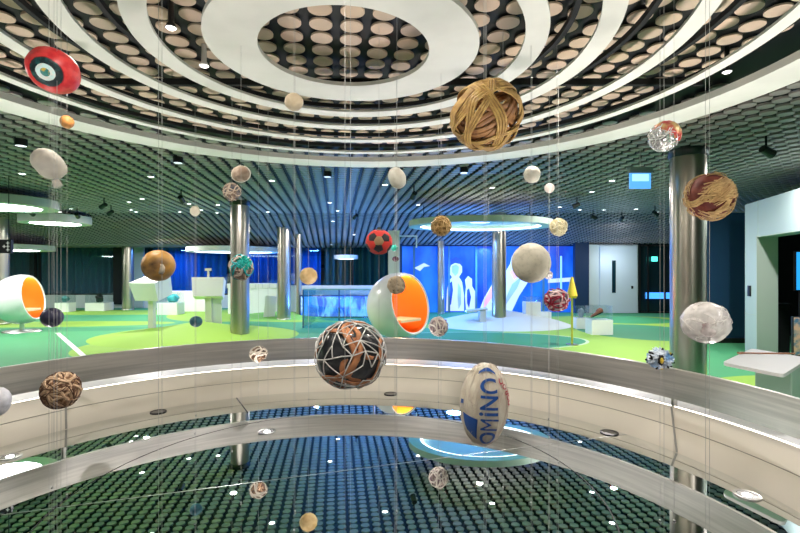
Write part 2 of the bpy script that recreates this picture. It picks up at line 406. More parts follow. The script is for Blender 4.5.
curtain(-4.6, -3.3, YB + .45, .3, 2.6, CB, 'narrow bright blue curtain next to the slim column')
curtain(-3.1, -.2, YB + .2, .0, 2.5, CT, 'dark teal green curtain above the glass barrier')
box_struct('wall_back', (-12.9 + 1.55, YB - .02, 1.35), (.5, .12, 2.4), BLACKM)
box_struct('wall_back', (-10.65, YB - .03, 1.3), (.55, .12, 2.55), mat('pier', (.32, .40, .42), .5))
# side / rear walls that close the hall
box_struct('wall_left', (-20.5, 4, 1.6), (.2, 34, 3.4), GREYW)
box_struct('wall_front', (-4, -11.5, 1.6), (34, .2, 3.4), mat('rear_wall', (.62, .58, .52), .7))
box_struct('wall_right', (12.8, 4, 1.6), (.2, 34, 3.4), GREYW)
# right part: white wall with door, dark glass
YR = 16.7
X = lambda x, Y: (x - 400) / FPX * Y
box_struct('wall_right_rear', ((X(588, YR) + X(638, YR)) / 2, YR + .1, 1.22), (X(638, YR) - X(588, YR), .2, 2.44), mat('wall_white', (.60, .68, .71), .5))
box_struct('wall_rear_dark', (X(581, YR), YR, 1.3), (.5, .2, 2.6), DARKBLUE)
d = struct(link(bpy.data.objects.new('door_1', None))); d.location = (X(618, YR), YR - .02, 0)
b = MB(); b.box((0, 0, 1.2), (1.32, .05, 2.38)); dl = b.obj('door_leaf', mat('door_white', (.62, .70, .75), .4), d)
b = MB(); b.box((-.17, -.03, 1.30), (.13, .02, 1.15)); b.obj('door_window', DGLASS, dl)
b = MB(); b.box((.48, -.035, .92), (.06, .03, .10)); b.obj('door_lock', BLACK, dl)
box_struct('wall_rear_glass', (X(656, YR), YR + .15, 1.3), (1.45, .1, 2.6), DGLASS)
gm = thing('glass_door_frame', 'black framed glass doors between the white door and the big column', 'door frame', (X(655, YR), YR, 0))
b = MB()
for dx in (-.55, -.25, .35, .62): b.box((dx, 0, 1.22), (.05, .06, 2.44))
b.box((0.04, 0, .03), (1.2, .06, .06)); b.box((.04, 0, 2.42), (1.2, .06, .06)); b.obj('frame_bars', BLACK, gm)
b = MB(); b.box((.2, .05, .62), (1.0, .02, .22)); b.obj('lit_shelf', mat('blue_shelf', (.1, .3, .8), .5, emit=(.05, .3, 1), estr=1.6), gm)
quick('exit_sign', mat('exit_teal', (.1, .7, .6), .5, emit=(.1, .9, .75), estr=1.6), 'small glowing teal exit sign inside the dark glass doors', 'sign',
      lambda b: b.box((0, 0, 0), (.2, .03, .17)), tuple(W(654.5, 259, YR - .1)))
# navy panel + pale portal at right
box_struct('wall_navy', ((X(690, 9.75) + X(750, 9.75)) / 2 + .1, 9.85, 1.36), (1.5, .14, 2.72), mat('navy_wall', (.022, .07, .15), .35))
box_struct('trim_1', (6.9, 9.76, .05), (1.3, .04, .1), BLACK)
Pa = Vector((6.31, 8.56, 0)); dv = Vector((-.266, -.964, 0)).normalized(); nv = Vector((.964, -.266, 0)).normalized()
ang = math.atan2(dv.y, dv.x)
def pbox(name, t0, t1, s0, s1, z0, z1, m, parent=None):
    b = MB(); c = Pa + dv * (t0 + t1) / 2 + nv * (s0 + s1) / 2; c.z = (z0 + z1) / 2
    b.box(c, (t1 - t0, s1 - s0, z1 - z0), Matrix.Rotation(ang, 3, 'Z')); o = b.obj(name, m)
    return o
struct(pbox('wall_portal', 0, .47, 0, .31, 0, 2.71, PALEG))
struct(pbox('wall_portal', .47, 3.6, 0, .31, 2.1, 2.71, PALEG))
struct(pbox('wall_portal', 2.6, 3.6, 0, .31, 0, 2.1, PALEG))
struct(pbox('trim_2', .455, .475, -.006, .30, 0, 2.11, JAMB)); struct(pbox('trim_3', .47, 2.6, .0, .31, 2.085, 2.10, JAMB))
struct(pbox('trim_4', .0, .455, -.004, .001, .725, .735, JAMB)); struct(pbox('trim_5', .5, .508, -.003, .001, 2.1, 2.71, JAMB))
struct(pbox('wall_portal_rear', -.3, 3.8, 4.2, 4.35, 0, 2.71, BLACKM))
box_struct('wall_portal_side', (10.0, 10.9, 1.35), (5.4, .15, 2.7), BLACKM)
struct(pbox('ceiling_portal', 0, 3.6, .31, 4.2, 2.6, 2.7, BLACKM))
o = pbox('card_reader', .17, .25, -.03, 0.0, 1.05, 1.24, BLACK); tag(o, 'small black card reader on the pale wall beside the doorway', 'card reader')
def in_portal(x, y, Y): return W(x, y, Y)
sc = thing('wall_screen', 'bright blue screen deep inside the doorway at the right edge', 'screen', tuple(W(801, 271, 9.2)))
b = MB(); b.box((0, 0, 0), (.26, .05, .78)); b.box((0, 0, -.94), (.06, .05, 1.12)); b.obj('bezel', BLACK, sc)
b = MB(); b.box((0, -.03, .0), (.22, .012, .74)); b.obj('picture', mat('blue_screen_s', (0, .1, .3), .5, emit=(.02, .32, .8), estr=1.2), sc)
ps = thing('photo_panel', 'upright panel with a pale pink and blue photograph inside the doorway', 'panel', (X(800, 6.9), 6.9, 0))
b = MB(); b.box((0, 0, .52), (.24, .03, .62)); b.box((0, 0, .11), (.16, .12, .22)); b.obj('board', BLACK, ps)
b = MB(); b.box((0, -.02, .54), (.21, .008, .55)); b.obj('photograph', mat('photo_mix', (.10, .25, .42), .5, col2=(.85, .55, .40), scale=9, lo=.42, hi=.56), ps)
bo = thing('black_post', 'tall black post standing in the doorway beside its jamb', 'post', (X(781.5, 8.6), 8.6, 0))
b = MB(); b.box((0, 0, .43), (.22, .10, .86)); b.obj('body', BLACK, bo); b = MB(); b.box((-.02, 0, .885), (.28, .12, .05)); b.obj('cap', BLACKM, bo)

# ------------------------------------------------------------------ video wall
YV = 17.0
vw = thing('video_wall', 'large glowing blue video wall showing white footballers', 'video wall', (X(494, YV), YV, 0))
x0, x1 = X(402, YV) - X(494, YV), X(586, YV) - X(494, YV)
def screen_mat():
    m = bpy.data.materials.new('video_blue'); m.use_nodes = True; nt = m.node_tree; n = nt.nodes; l = nt.links; b = n['Principled BSDF']
    b.inputs['Base Color'].default_value = (0, .02, .1, 1); b.inputs['Roughness'].default_value = .3
    tc = n.new('ShaderNodeTexCoord'); mp = n.new('ShaderNodeMapping'); mp.inputs['Scale'].default_value = (1, 1, .5); l.new(tc.outputs['Object'], mp.inputs[0])
    nz = n.new('ShaderNodeTexNoise'); nz.inputs['Scale'].default_value = 1.1; nz.inputs['Detail'].default_value = 5; l.new(mp.outputs[0], nz.inputs['Vector'])
    cr = n.new('ShaderNodeValToRGB'); e = cr.color_ramp.elements; e[0].position = .38; e[0].color = (.0, .045, .62, 1); e[1].position = .72; e[1].color = (.02, .22, 1, 1)
    l.new(nz.outputs['Fac'], cr.inputs[0]); l.new(cr.outputs[0], b.inputs['Emission Color']); b.inputs['Emission Strength'].default_value = .95
    return m
b = MB(); b.box(((x0 + x1) / 2, .05, 1.2), (x1 - x0, .06, 2.4)); VS = b.obj('screen', screen_mat(), vw)
FIGW = mat('figure_white', (.3, .4, .6), .5, emit=(.55, .66, 1.0), estr=.85); FIGP = mat('figure_pink', (.4, .2, .4), .5, emit=(.95, .45, .85), estr=.8)
FIGD = mat('figure_dark', (.02, .05, .3), .5, emit=(.01, .04, .35), estr=.8)
def fig(name, pts, m, dy):
    vs = [W(px, py, YV) for px, py in pts]; c = Vector(vw.location)
    vs = [(p.x - c.x, dy, p.z) for p in vs]; n = len(vs)
    b = MB(); b.add([(a[0], a[1], a[2]) for a in vs] + [(a[0], a[1] + .01, a[2]) for a in vs], [tuple(range(n))[::-1]] + [(i, (i + 1) % n, n + (i + 1) % n, n + i) for i in range(n)])
    return b.obj(name, m, VS)
fig('picture_figure', [(446, 311), (447, 290), (449, 281), (452, 277), (448, 272), (448, 264), (452, 259), (458, 259), (462, 264), (462, 272), (459, 277), (462, 282), (464, 296), (464, 311)], FIGW, -.01)
fig('picture_hair', [(448, 266), (450, 260), (456, 257), (461, 260), (463, 268), (460, 264), (455, 263), (451, 265), (449, 271)], FIGD, -.025)
fig('picture_face', [(452, 266), (456, 264.5), (459, 267), (458, 273), (455, 276), (452, 272)], mat('face_blue', (.2, .3, .6), .5, emit=(.22, .36, .95), estr=.8), -.025)
fig('picture_shade', [(449, 284), (452, 281), (453, 290), (451, 304), (448, 308)], FIGD, -.025)
fig('picture_shade', [(458, 283), (461, 288), (461, 304), (458.5, 309), (457.5, 296)], mat('face_blue', (.2, .3, .6), .5), -.025)
fig('picture_figure', [(466, 311), (465, 296), (466, 287), (465, 280), (468, 276), (472, 279), (472, 286), (476, 293), (477, 311)], FIGW, -.01)
fig('picture_shade', [(467, 290), (469, 288), (471, 297), (469, 308), (467, 303)], FIGD, -.025)
fig('picture_figure', [(512, 256), (518, 249), (524, 250), (528, 257), (536, 262), (538, 272), (528, 282), (519, 296), (512, 311), (479, 311), (484, 298), (491, 286), (497, 277), (506, 271), (510, 264)], FIGW, -.01)
fig('picture_shirt', [(491, 287), (498, 277), (505, 273), (505, 279), (497, 290), (488, 303), (483, 309), (485, 299)], FIGP, -.025)
fig('picture_shirt', [(510, 272), (518, 266), (522, 272), (514, 280)], FIGP, -.025)
fig('picture_shade', [(512, 284), (522, 276), (517, 288), (508, 301), (504, 308), (507, 295)], mat('face_blue', (.2, .3, .6), .5), -.025)
fig('picture_hair', [(512, 257), (516, 250), (523, 249), (526, 254), (519, 254), (515, 259)], FIGD, -.025)
fig('picture_streak', [(414, 268), (424, 263), (430, 266), (424, 267), (420, 271)], FIGW, -.01)
fig('picture_streak', [(548, 279), (578, 277), (578, 281), (548, 283)], FIGW, -.01)
fig('picture_streak', [(560, 256), (562, 256), (562, 300), (560, 300)], mat('lt_blue', (.1, .3, .6), .5, emit=(.25, .55, 1), estr=1.1), -.01)
for px in (414, 449, 476, 543): b = MB(); b.box((X(px, YV) - X(494, YV), -.04, 1.2), (.07, .06, 2.4)); b.obj('mullion', mat('mullion', (.10, .22, .30), .4), vw)
box_struct('wall_screen_header', (X(494, YV), YV + .12, 2.55), (x1 - x0 + .2, .1, .5), mat('header', (.03, .06, .18), .5))
box_struct('wall_rear_return', (X(400, YV), YV + .6, 1.25), (.1, 1.6, 2.5), DARKBLUE)
# white tall panel, beside egg
wp = thing('white_pillar', 'tall narrow white panel standing behind the right egg chair', 'panel', (X(394, 11), 11, 0))
b = MB(); b.box((0, 0, 1.225), (.27, .14, 2.45)); b.obj('panel', WHITE, wp); b = MB(); b.box((0, 0, .02), (.4, .3, .04)); b.obj('foot_plate', WHITE, wp)
b = MB(); b.box((.34, 0, 2.32), (.42, .03, .03)); b.box((.53, 0, 2.18), (.03, .03, .26)); b.obj('bracket_arm', WHITE, wp)
# glass barrier; glowing panel added behind it stands in for the blue lit void
gb = thing('glass_barrier', 'glass barrier with steel posts in front of blue lights behind the black net ball', 'barrier', (X(339, 12.3), 12.3, 0))
w = X(375, 12.3) - X(303, 12.3)
b = MB(); b.box((0, 0, .5), (w, .015, 1.0)); b.obj('glass_pane', GLASSB, gb)
b = MB(); b.box((0, 0, 1.02), (w, .05, .03)); b.obj('handrail', mat('teal_metal', (.2, .5, .5), .4, .5), gb)
for dx in (-w / 2, 0, w / 2): b = MB(); b.box((dx, .03, .5), (.035, .035, 1.02)); b.obj('post', mat('blue_post', (.03, .12, .28), .4, .3), gb)
b = MB(); b.box((-w / 2, .9, .5), (.012, 1.8, 1.0)); b.obj('glass_pane', GLASSB, gb)
quick('counter_wall', mat('counter_grey', (.55, .62, .62), .5), 'long grey counter behind the glass barrier under the teal curtains', 'counter', lambda b: b.box((0, 0, .5), (4.4, .4, 1.0)), (X(352, 16.2), 16.2, 0))
LB = thing('glow_panel', 'low glowing stand-in for the blue lit void behind the glass barrier', 'glow panel', (X(345, 15.2), 15.2, 0))
b = MB(); b.box((0, 0, .36), (2.9, .3, .72)); b.obj('case', DARKBLUE, LB)
def lb_mat():
    m = bpy.data.materials.new('light_pattern'); m.use_nodes = True; nt = m.node_tree; n = nt.nodes; l = nt.links; b = n['Principled BSDF']
    tc = n.new('ShaderNodeTexCoord'); mp = n.new('ShaderNodeMapping'); mp.inputs['Scale'].default_value = (3.2, 1, 1.2); l.new(tc.outputs['Object'], mp.inputs[0])
    nz = n.new('ShaderNodeTexNoise'); nz.inputs['Scale'].default_value = 1.6; nz.inputs['Detail'].default_value = 3; nz.inputs['Distortion'].default_value = 1; l.new(mp.outputs[0], nz.inputs['Vector'])
    cr = n.new('ShaderNodeValToRGB'); e = cr.color_ramp.elements; e[0].position = .42; e[0].color = (.0, .08, .6, 1); e[1].position = .60; e[1].color = (.45, .75, 1, 1)
    l.new(nz.outputs['Fac'], cr.inputs[0]); l.new(cr.outputs[0], b.inputs['Emission Color']); b.inputs['Emission Strength'].default_value = 1.3; b.inputs['Base Color'].default_value = (0, .05, .2, 1)
    return m
b = MB(); b.box((0, -.16, .36), (2.8, .02, .64)); b.obj('lit_face', lb_mat(), LB)

# ------------------------------------------------------------------ egg chairs
def egg(loc, ndir, R, label):
    t = thing('egg_chair', label, 'egg chair', (loc[0], loc[1], 0))
    C = Vector((0, 0, .19 + R)); n = Vector(ndir).normalized()
    q = n.to_track_quat('Z', 'Y').to_matrix()
    a_m = math.acos(.42)   # polar angle of the mouth
    def shell(Rr, N=40):
        return [(Rr * math.sin(a_m + (PI - a_m) * i / N), Rr * math.cos(a_m + (PI - a_m) * i / N)) for i in range(N + 1)]
    def place(mb, name, m):
        o = mb.obj(name, m, t, True); me = o.data
        for vv in me.vertices: vv.co = q @ vv.co + C
        return o
    b = MB(); b.lathe(shell(R), n=64); place(b, 'outer_shell', EGGW)
    b = MB(); b.lathe([(r, z) for r, z in shell(R - .045)], n=64); place(b, 'padded_lining', ORANGE)
    so, si = shell(R)[0], shell(R - .045)[0]
    b = MB(); b.lathe([so, ((so[0] + si[0]) / 2, so[1] + .012), si], n=64); place(b, 'rim', EGGW)
    # cut-out shelf and screen
    h = Vector((n.x, n.y, 0)).normalized(); ang = math.atan2(h.y, h.x); Rz = Matrix.Rotation(ang, 3, 'Z')
    b = MB(); b.box(C + h * .02 + Vector((0, 0, -.26)), (.50, .62, .05), Rz); b.obj('seat_shelf', mat('shelf_cream', (.85, .66, .42), .5), t)
    b = MB(); b.box(C - h * .33 + Vector((0, 0, .05)), (.03, .30, .42), Rz); sf = b.obj('screen_frame', BLACK, t)
    b = MB(); b.box(C - h * .31 + Vector((0, 0, .05)), (.008, .25, .36), Rz); b.obj('screen', mat('egg_screen', (.1, .25, .3), .3, emit=(.25, .55, .65), estr=.5), sf)
    b = MB(); b.cyl((0, 0, .03), (0, 0, .21), .05, 20); b.obj('stem', STEEL, t)
    b = MB(); b.lathe([(.001, .035), (.38, .025), (.40, .0)], n=40); b.obj('base_plate', STEEL, t)
    b = MB(); b.lathe([(.02, 0), (.13, .0), (.14, .02), (.12, .035)], n=24); o = b.obj('round_cushion', ORANGE, t)
    me = o.data; p = C - h * .5 + Rz @ Vector((0, .12, .12))
    for vv in me.vertices: vv.co = q @ vv.co + p
    L = bpy.data.lights.new('lamp', 'POINT'); L.energy = 9; L.color = (1, .85, .6); L.shadow_soft_size = .05
    lo = link(bpy.data.objects.new('lamp', L)); lo.location = Vector((loc[0], loc[1], 0)) + C + h * .05 + Vector((0, 0, .42))
    return t
egg((X(400, 8.96), 8.96), (.76, -.60, .20), .64, 'white egg chair with orange lining in the middle, right behind the rail')
egg((X(22, 11.6), 11.6), (.95, .22, .16), .61, 'white egg chair with orange lining on a round base at the far left')

# ------------------------------------------------------------------ mounds
def mound(cx, cy, rx, ry, h, m, label, p=1.5, rot=0.0):
    b = MB(); n = 48; k = 14; vs = [(0, 0, h)]; fs = []
    for i in range(1, k + 1):
        r = i / k; z = h * (1 - r ** p) * (1 - .15 * math.sin(PI * r)) if i < k else 0
        for j in range(n):
            a = 2 * PI * j / n; vs.append((rx * r * math.cos(a), ry * r * math.sin(a), z))
    for j in range(n): fs.append((0, 1 + j, 1 + (j + 1) % n))
    for i in range(k - 1):
        for j in range(n):
            a = 1 + i * n + j; c = 1 + i * n + (j + 1) % n; fs.append((a, a + n, c + n, c))
    b.add(vs, fs); o = b.obj('floor_mound', m, smooth=True); o.location = (cx, cy, 0); o.rotation_euler = (0, 0, rot)
    return tag(o, label, 'mound')
mound(X(193, 10.6), 10.9, 2.3, 1.9, .34, LIME, 'lime green carpeted mound behind the rail around the reading stands', 1.1)
mound(X(505, 12.6), 13.2, 1.95, 1.6, .42, mat('mound_white', (.62, .68, .62), .6), 'pale grey dome shaped mound in front of the video wall', 1.8)
mound(X(640, 13.5), 14.3, 1.4, 1.0, .12, mat('mound_green', (.045, .30, .12), .7), 'flat dark green mound before the white door', 1.8)
mound(X(280, 15.5), 15.5, 1.6, 1.4, .16, mat('mound_lime2', (.20, .50, .10), .7), 'low green mound at the foot of the columns by the glass barrier', 1.8)

# ------------------------------------------------------------------ stands, cases
def reading_stand(x, yb, yt, yp, wbox, label, tilt=.35, rz=0.2, thin=False):
    p = F(x, yb); Y = p.y; t = thing('reading_stand', label, 'stand', tuple(p), rz)
    zt = EYE + (HY - yt) / FPX * Y; zb = EYE + (HY - yp) / FPX * Y; hgt = zt - zb
    b = MB(); b.box((0, 0, zb / 2 + .05), (.14, .10, zb + .1)); b.obj('post', mat('stand_grey', (.66, .68, .60), .5), t)
    b = MB(); M = Matrix.Rotation(tilt, 3, 'X'); b.box((0, 0, (zt + zb) / 2), (wbox, .5, hgt * .82), M, taper=1.1); b.obj('desk_head', WHITE, t)
    b = MB(); b.box((0, 0, .01), (.3, .24, .02)); b.obj('foot_plate', STEEL, t)
    return t, zt
reading_stand(152, 333, 277, 300, .66, 'white slanted reading stand on a post below the marbled orange ball', .3, -.25)
t, zt = reading_stand(209, 327, 277, 300, .72, 'white wide reading stand with a small device on top by the left column', -.22, .25)
b = MB(); b.box((0, 0, .45), (.42, .03, .9)); oo = b.obj('side_panel', mat('frost', (.75, .78, .76), .3), t); oo.location = (.10, .1, 0)
b = MB(); b.box((-.02, 0, zt + .07), (.05, .05, .24)); b.box((-.02, 0, zt + .2), (.16, .08, .07)); b.obj('top_device', mat('dev', (.75, .70, .5), .5), t)
CASEW = mat('case_white', (.85, .87, .85), .35)
def case(x0, x1, yb, yt, ym, label, content=None, dep=None, rz=0.0):
    p = F((x0 + x1) / 2, yb); Y = p.y; w = (x1 - x0) / FPX * Y * .92; dep = dep or w * .8
    zt = EYE + (HY - yt) / FPX * Y; zm = EYE + (HY - ym) / FPX * Y
    t = thing('display_case', label, 'display case', (p.x, p.y + dep / 2, 0), rz)
    b = MB(); b.box((0, 0, zm / 2), (w, dep, zm)); b.obj('plinth', CASEW, t)
    b = MB(); b.box((0, 0, (zt + zm) / 2 + .002), (w * .98, dep * .98, zt - zm)); b.obj('glass_cover', ACRYL, t)
    return t, p, zm, w, dep
def lump(name, m, loc, dims, label, cat, seed=0, sub=3, amp=.25, fr=2.0, rot=(0, 0, 0)):
    bm = bmesh.new(); bmesh.ops.create_icosphere(bm, subdivisions=sub, radius=1)
    for v in bm.verts:
        n = noise.noise(v.co * fr + Vector((seed * 7.3, seed, 0))); v.co = v.co * (1 + amp * n)
        v.co.x *= dims[0]; v.co.y *= dims[1]; v.co.z *= dims[2]
    o = bm_obj(name, bm, m, smooth=True); o.location = loc; o.rotation_euler = rot; return tag(o, label, cat)
def shoe(loc, rz, label, m):
    t = thing('football_boot', label, 'shoe', loc, rz); t.rotation_euler = (0, .5, rz)
    bm = bmesh.new(); bmesh.ops.create_icosphere(bm, subdivisions=3, radius=1)
    for v in bm.verts:
        x, y, z = v.co; hgt = .045 if x > 0 else .045 + .05 * min(1, -x * 1.4)
        v.co = Vector((x * .17, y * (.055 + .012 * x), max(-.02, z * hgt + (.03 if x < -.2 else 0))))
    bm_obj('upper', bm, m, t, True)
    b = MB(); b.box((0, 0, -.028), (.31, .085, .018)); b.obj('sole', BLACK, t)
    b = MB()
    for i in range(4): b.cyl((.02 + i * .03, -.035, .045 - i * .006), (.02 + i * .03, .035, .045 - i * .006), .005, 6)
    b.obj('laces', WHITE, t); return t
t, p, zm, w, dp = case(591, 614, 335, 306, 320, 'clear display case with a brown football boot, right of the yellow marker')
shoe((p.x - .05, p.y + dp / 2, zm + .13), 2.6, 'brown football boot inside the display case at the right', mat('boot_brown', (.30, .10, .06), .5))
t, p, zm, w, dp = case(576, 590, 329, 306, 318, 'narrow display case just left of the one with the boot')
lump('exhibit', mat('exh_grey', (.2, .26, .34), .5), (p.x, p.y + dp / 2, zm + .12), (.08, .06, .12), 'small grey exhibit inside the narrow display case', 'exhibit', 3)
case(538, 552, 320, 300, 312, 'display case on the floor behind the pale dome mound')
t, p, zm, w, dp = case(84, 105, 311, 293, 303, 'white display case with a dark exhibit beside the far left egg chair')
lump('exhibit', BLACK, (p.x, p.y + dp / 2, zm + .16), (.14, .1, .16), 'dark jagged exhibit inside the white case at the left', 'exhibit', 5, amp=.6)
t, p, zm, w, dp = case(54, 69, 312, 291, 303, 'white display case partly hidden behind the left egg chair')
lump('exhibit', mat('exh_teal', (.1, .3, .3), .5), (p.x, p.y + dp / 2, zm + .14), (.12, .1, .12), 'small teal exhibit inside the case by the left egg chair', 'exhibit', 6, amp=.5)
t, p, zm, w, dp = case(156, 178, 315, 293, 303, 'white display case with a turquoise exhibit behind the slanted stand')
lump('exhibit', mat('exh_turq', (.05, .45, .5), .5), (p.x + .05, p.y + dp / 2, zm + .15), (.2, .12, .14), 'turquoise exhibit inside the case behind the slanted stand', 'exhibit', 8, amp=.5)
wc = thing('white_counter', 'long white gridded counter behind the left steel column', 'counter', (X(255, 16.6), 16.6, 0))
b = MB(); b.box((0, 0, .45), (1.7, .6, .9)); b.obj('body', CASEW, wc)
b = MB(); b.box((0, 0, .98), (1.76, .66, .16)); b.obj('top', WHITE, wc)
b = MB()
for i in range(8): b.box((-.85 + i * .243, -.335, .98), (.012, .012, .16))
b.obj('grid_lines', GREYW, wc)
quick('white_counter', CASEW, 'low white counter at the back left of the wide reading stand', 'counter', lambda b: b.box((0, 0, .38), (1.5, .4, .76)), (X(190, 17.5), 17.5, 0))
pn = thing('leaning_panel', 'small white upright panel between two steel columns', 'panel', tuple(F(270, 319)), .3)
b = MB(); b.box((0, 0, .36), (.34, .04, .72), Matrix.Rotation(.1, 3, 'Y')); b.obj('board', CASEW, pn); b = MB(); b.box((0, 0, .015), (.36, .2, .03)); b.obj('foot', STEEL, pn)
pd = thing('plinth', 'white plinth with a clear top on the pale dome mound', 'plinth', (X(531.5, 13.2), 13.2, .25))
b = MB(); b.box((0, 0, .16), (.42, .36, .44)); b.obj('block', CASEW, pd); b = MB(); b.box((0, 0, .46), (.42, .36, .14)); b.obj('clear_cover', ACRYL, pd)
bn = thing('seesaw_stand', 'small grey stand with a slanted arm before the video wall', 'stand', tuple(F(482, 328)))
b = MB(); b.box((0, 0, .24), (.16, .3, .48)); b.obj('post', mat('stand_cool', (.55, .62, .66), .5), bn)
b = MB(); b.box((-.15, 0, .47), (.55, .3, .05), Matrix.Rotation(-.12, 3, 'Y')); b.obj('arm', mat('stand_cool', (.55, .62, .66), .5), bn)
fl = thing('yellow_marker', 'yellow marker post with a pointed top right of the red net ball', 'marker', tuple(F(572, 345)))
b = MB(); b.cyl((0, 0, 0), (0, 0, 1.0), .022, 14); b.obj('pole', mat('pole_yellow', (.60, .60, .08), .5), fl)
b = MB(); b.cyl((0, 0, .95), (0, 0, 1.0), .08, 20, r2=.105); b.cyl((0, 0, 1.0), (0, 0, 1.38), .105, 20, r2=.022); b.obj('cone_top', YEL, fl)
b = MB(); b.cyl((0, 0, 0), (0, 0, .02), .12, 20); b.obj('base', STEEL, fl)

# white desk at the right
dk = thing('white_desk', 'white low desk with rounded top standing behind the rail at the right', 'desk', (3.3, 4.3, 0))
A, B_, C_, D_ = (Vector((a, c, 0)) - Vector((3.3, 4.3, 0)) for a, c in ((2.83, 4.11), (3.64, 4.84), (3.77, 4.31), (2.965, 3.62)))
def rounded(poly, rad, z0, z1, n=6):
    out = []; m = len(poly)
    for i in range(m):
        p = poly[i]; a = (poly[i - 1] - p).normalized() * rad; c = (poly[(i + 1) % m] - p).normalized() * rad
        for k in range(n + 1):
            s = k / n; out.append(p + a * (1 - s) ** 2 + c * s ** 2)
    N = len(out); vs = [(q.x, q.y, z0) for q in out] + [(q.x, q.y, z1) for q in out]
    return vs, [tuple(range(N))[::-1], tuple(range(N, 2 * N))] + [(i, (i + 1) % N, N + (i + 1) % N, N + i) for i in range(N)]
b = MB(); b.add(*rounded([D_, C_, B_, A], .06, .672, .70)); b.obj('desk_top', WHITE, dk)
b = MB(); cc = (A + B_ + C_ + D_) / 4; b.add(*rounded([cc + (q - cc) * .62 + Vector((.19, .07, 0)) for q in (D_, C_, B_, A)], .02, 0, .672, 2)); b.obj('desk_base', mat('desk_base', (.50, .66, .54), .5), dk)  # green light falling on the base is put into its colour
st = thing('wooden_stick', 'thin brown stick lying on the white desk top', 'stick', (3.52, 4.5, .708), .35)
b = MB(); b.cyl((-.2, .1, 0), (.25, -.1, 0), .007, 8); b.obj('shaft', mat('wood_b', (.40, .17, .08), .5), st); b = MB(); b.box((-.2, .1, 0), (.07, .03, .015)); b.obj('handle', mat('wood_b', (.4, .17, .08), .5), st)

# ------------------------------------------------------------------ hanging signs
sg = thing('hanging_sign', 'small glowing blue sign hanging from the ceiling near the right column', 'sign', tuple(W(640, 177, 6.0)))
b = MB(); b.box((0, 0, .085), (.30, .06, .075)); b.obj('housing', mat('sign_grey', (.25, .34, .33), .4), sg)
b = MB(); b.box((0, 0, -.05), (.27, .02, .20)); b.obj('lit_plate', mat('sign_blue', (.05, .2, .6), .4, emit=(.10, .38, 1.0), estr=1.1), sg)
b = MB(); b.box((0, -.012, -.01), (.21, .01, .09)); b.obj('lit_band', mat('sign_blue_light', (.3, .6, 1), .4, emit=(.35, .68, 1.0), estr=1.2), sg)
b = MB(); b.cyl((0, 0, .12), (0, 0, CZ + .03 - sg.location.z), .008, 8); b.obj('rod', STEEL, sg)
s2 = thing('hanging_sign', 'small black sign with white arrows at the left edge above the egg chair', 'sign', tuple(W(2, 246.5, 6.2)))
b = MB(); b.box((0, 0, 0), (.36, .04, .24)); b.obj('board', BLACK, s2); s2.scale = (.75, 1, .75)
for cx, cz in ((.065, 0), (.13, 0), (.13, .06), (.13, -.06), (-.09, 0)):
    b = MB(); b.box((cx, -.025, cz), (.055, .006, .012)); b.box((cx, -.025, cz), (.012, .006, .055)); b.obj('arrow_mark', WHITE, s2)
for dx in (-.12, .12): b = MB(); b.cyl((dx, 0, .12), (dx, 0, CZ + .03 - s2.location.z), .006, 6); b.obj('rod', BLACK, s2)

# ------------------------------------------------------------------ ceiling spots
def place_name(x, y):
    h = 'far left' if x < 100 else 'left' if x < 230 else 'left of centre' if x < 340 else 'middle' if x < 450 else 'right of centre' if x < 560 else 'right'
    return h
spots = [(22, 174), (151, 177), (142, 199), (136, 212), (131, 222), (129, 229), (44, 229), (71, 233), (217, 214), (201, 222), (189, 230), (180, 235),
         (272, 181), (218, 205), (385, 185), (330, 203), (338, 211), (333, 238), (332, 245), (354, 242), (492, 188), (592, 192), (580, 210), (612, 181),
         (657, 212), (636, 223), (604, 222), (560, 232), (418, 205), (268, 218), (60, 218), (700, 222)]
spot_proto = None
def copy_tree(root, loc, rz=0):
    r = root.copy(); COL.objects.link(r); r.location = loc; r.rotation_euler = (0, 0, rz)
    for ch in root.children:
        c = ch.copy(); COL.objects.link(c); c.parent = r
    return r
def ceil_point(x, y, drop=0.0):
    Y = 8.0
    for _ in range(40): Y = FPX * (ceil_z(Y) - drop - EYE) / (HY - y)
    return Vector((X(x, Y), Y, ceil_z(Y) - drop))
seen = {}
for x, y in spots:
    p = ceil_point(x, y, .004)
    if p.y > 18.6: p.y = 18.4; p.x = X(x, 18.4)
    if spot_proto is None:
        spot_proto = t = thing('ceiling_spotlight', '', 'spotlight', p)
        b = MB(); b.lathe([(.045, 0), (.06, 0), (.06, .03), (.045, .03)], n=20, closed_prof=True); b.obj('trim_ring', WHITE, t)
        b = MB(); b.lathe([(.001, .004), (.045, .004)], n=20); b.obj('lens', GLOWS, t)
    else: t = copy_tree(spot_proto, p)
    t['label'] = 'small round recessed spotlight glowing in the low green disc ceiling'
    t['group'] = 'recessed spotlights in the low ceiling'
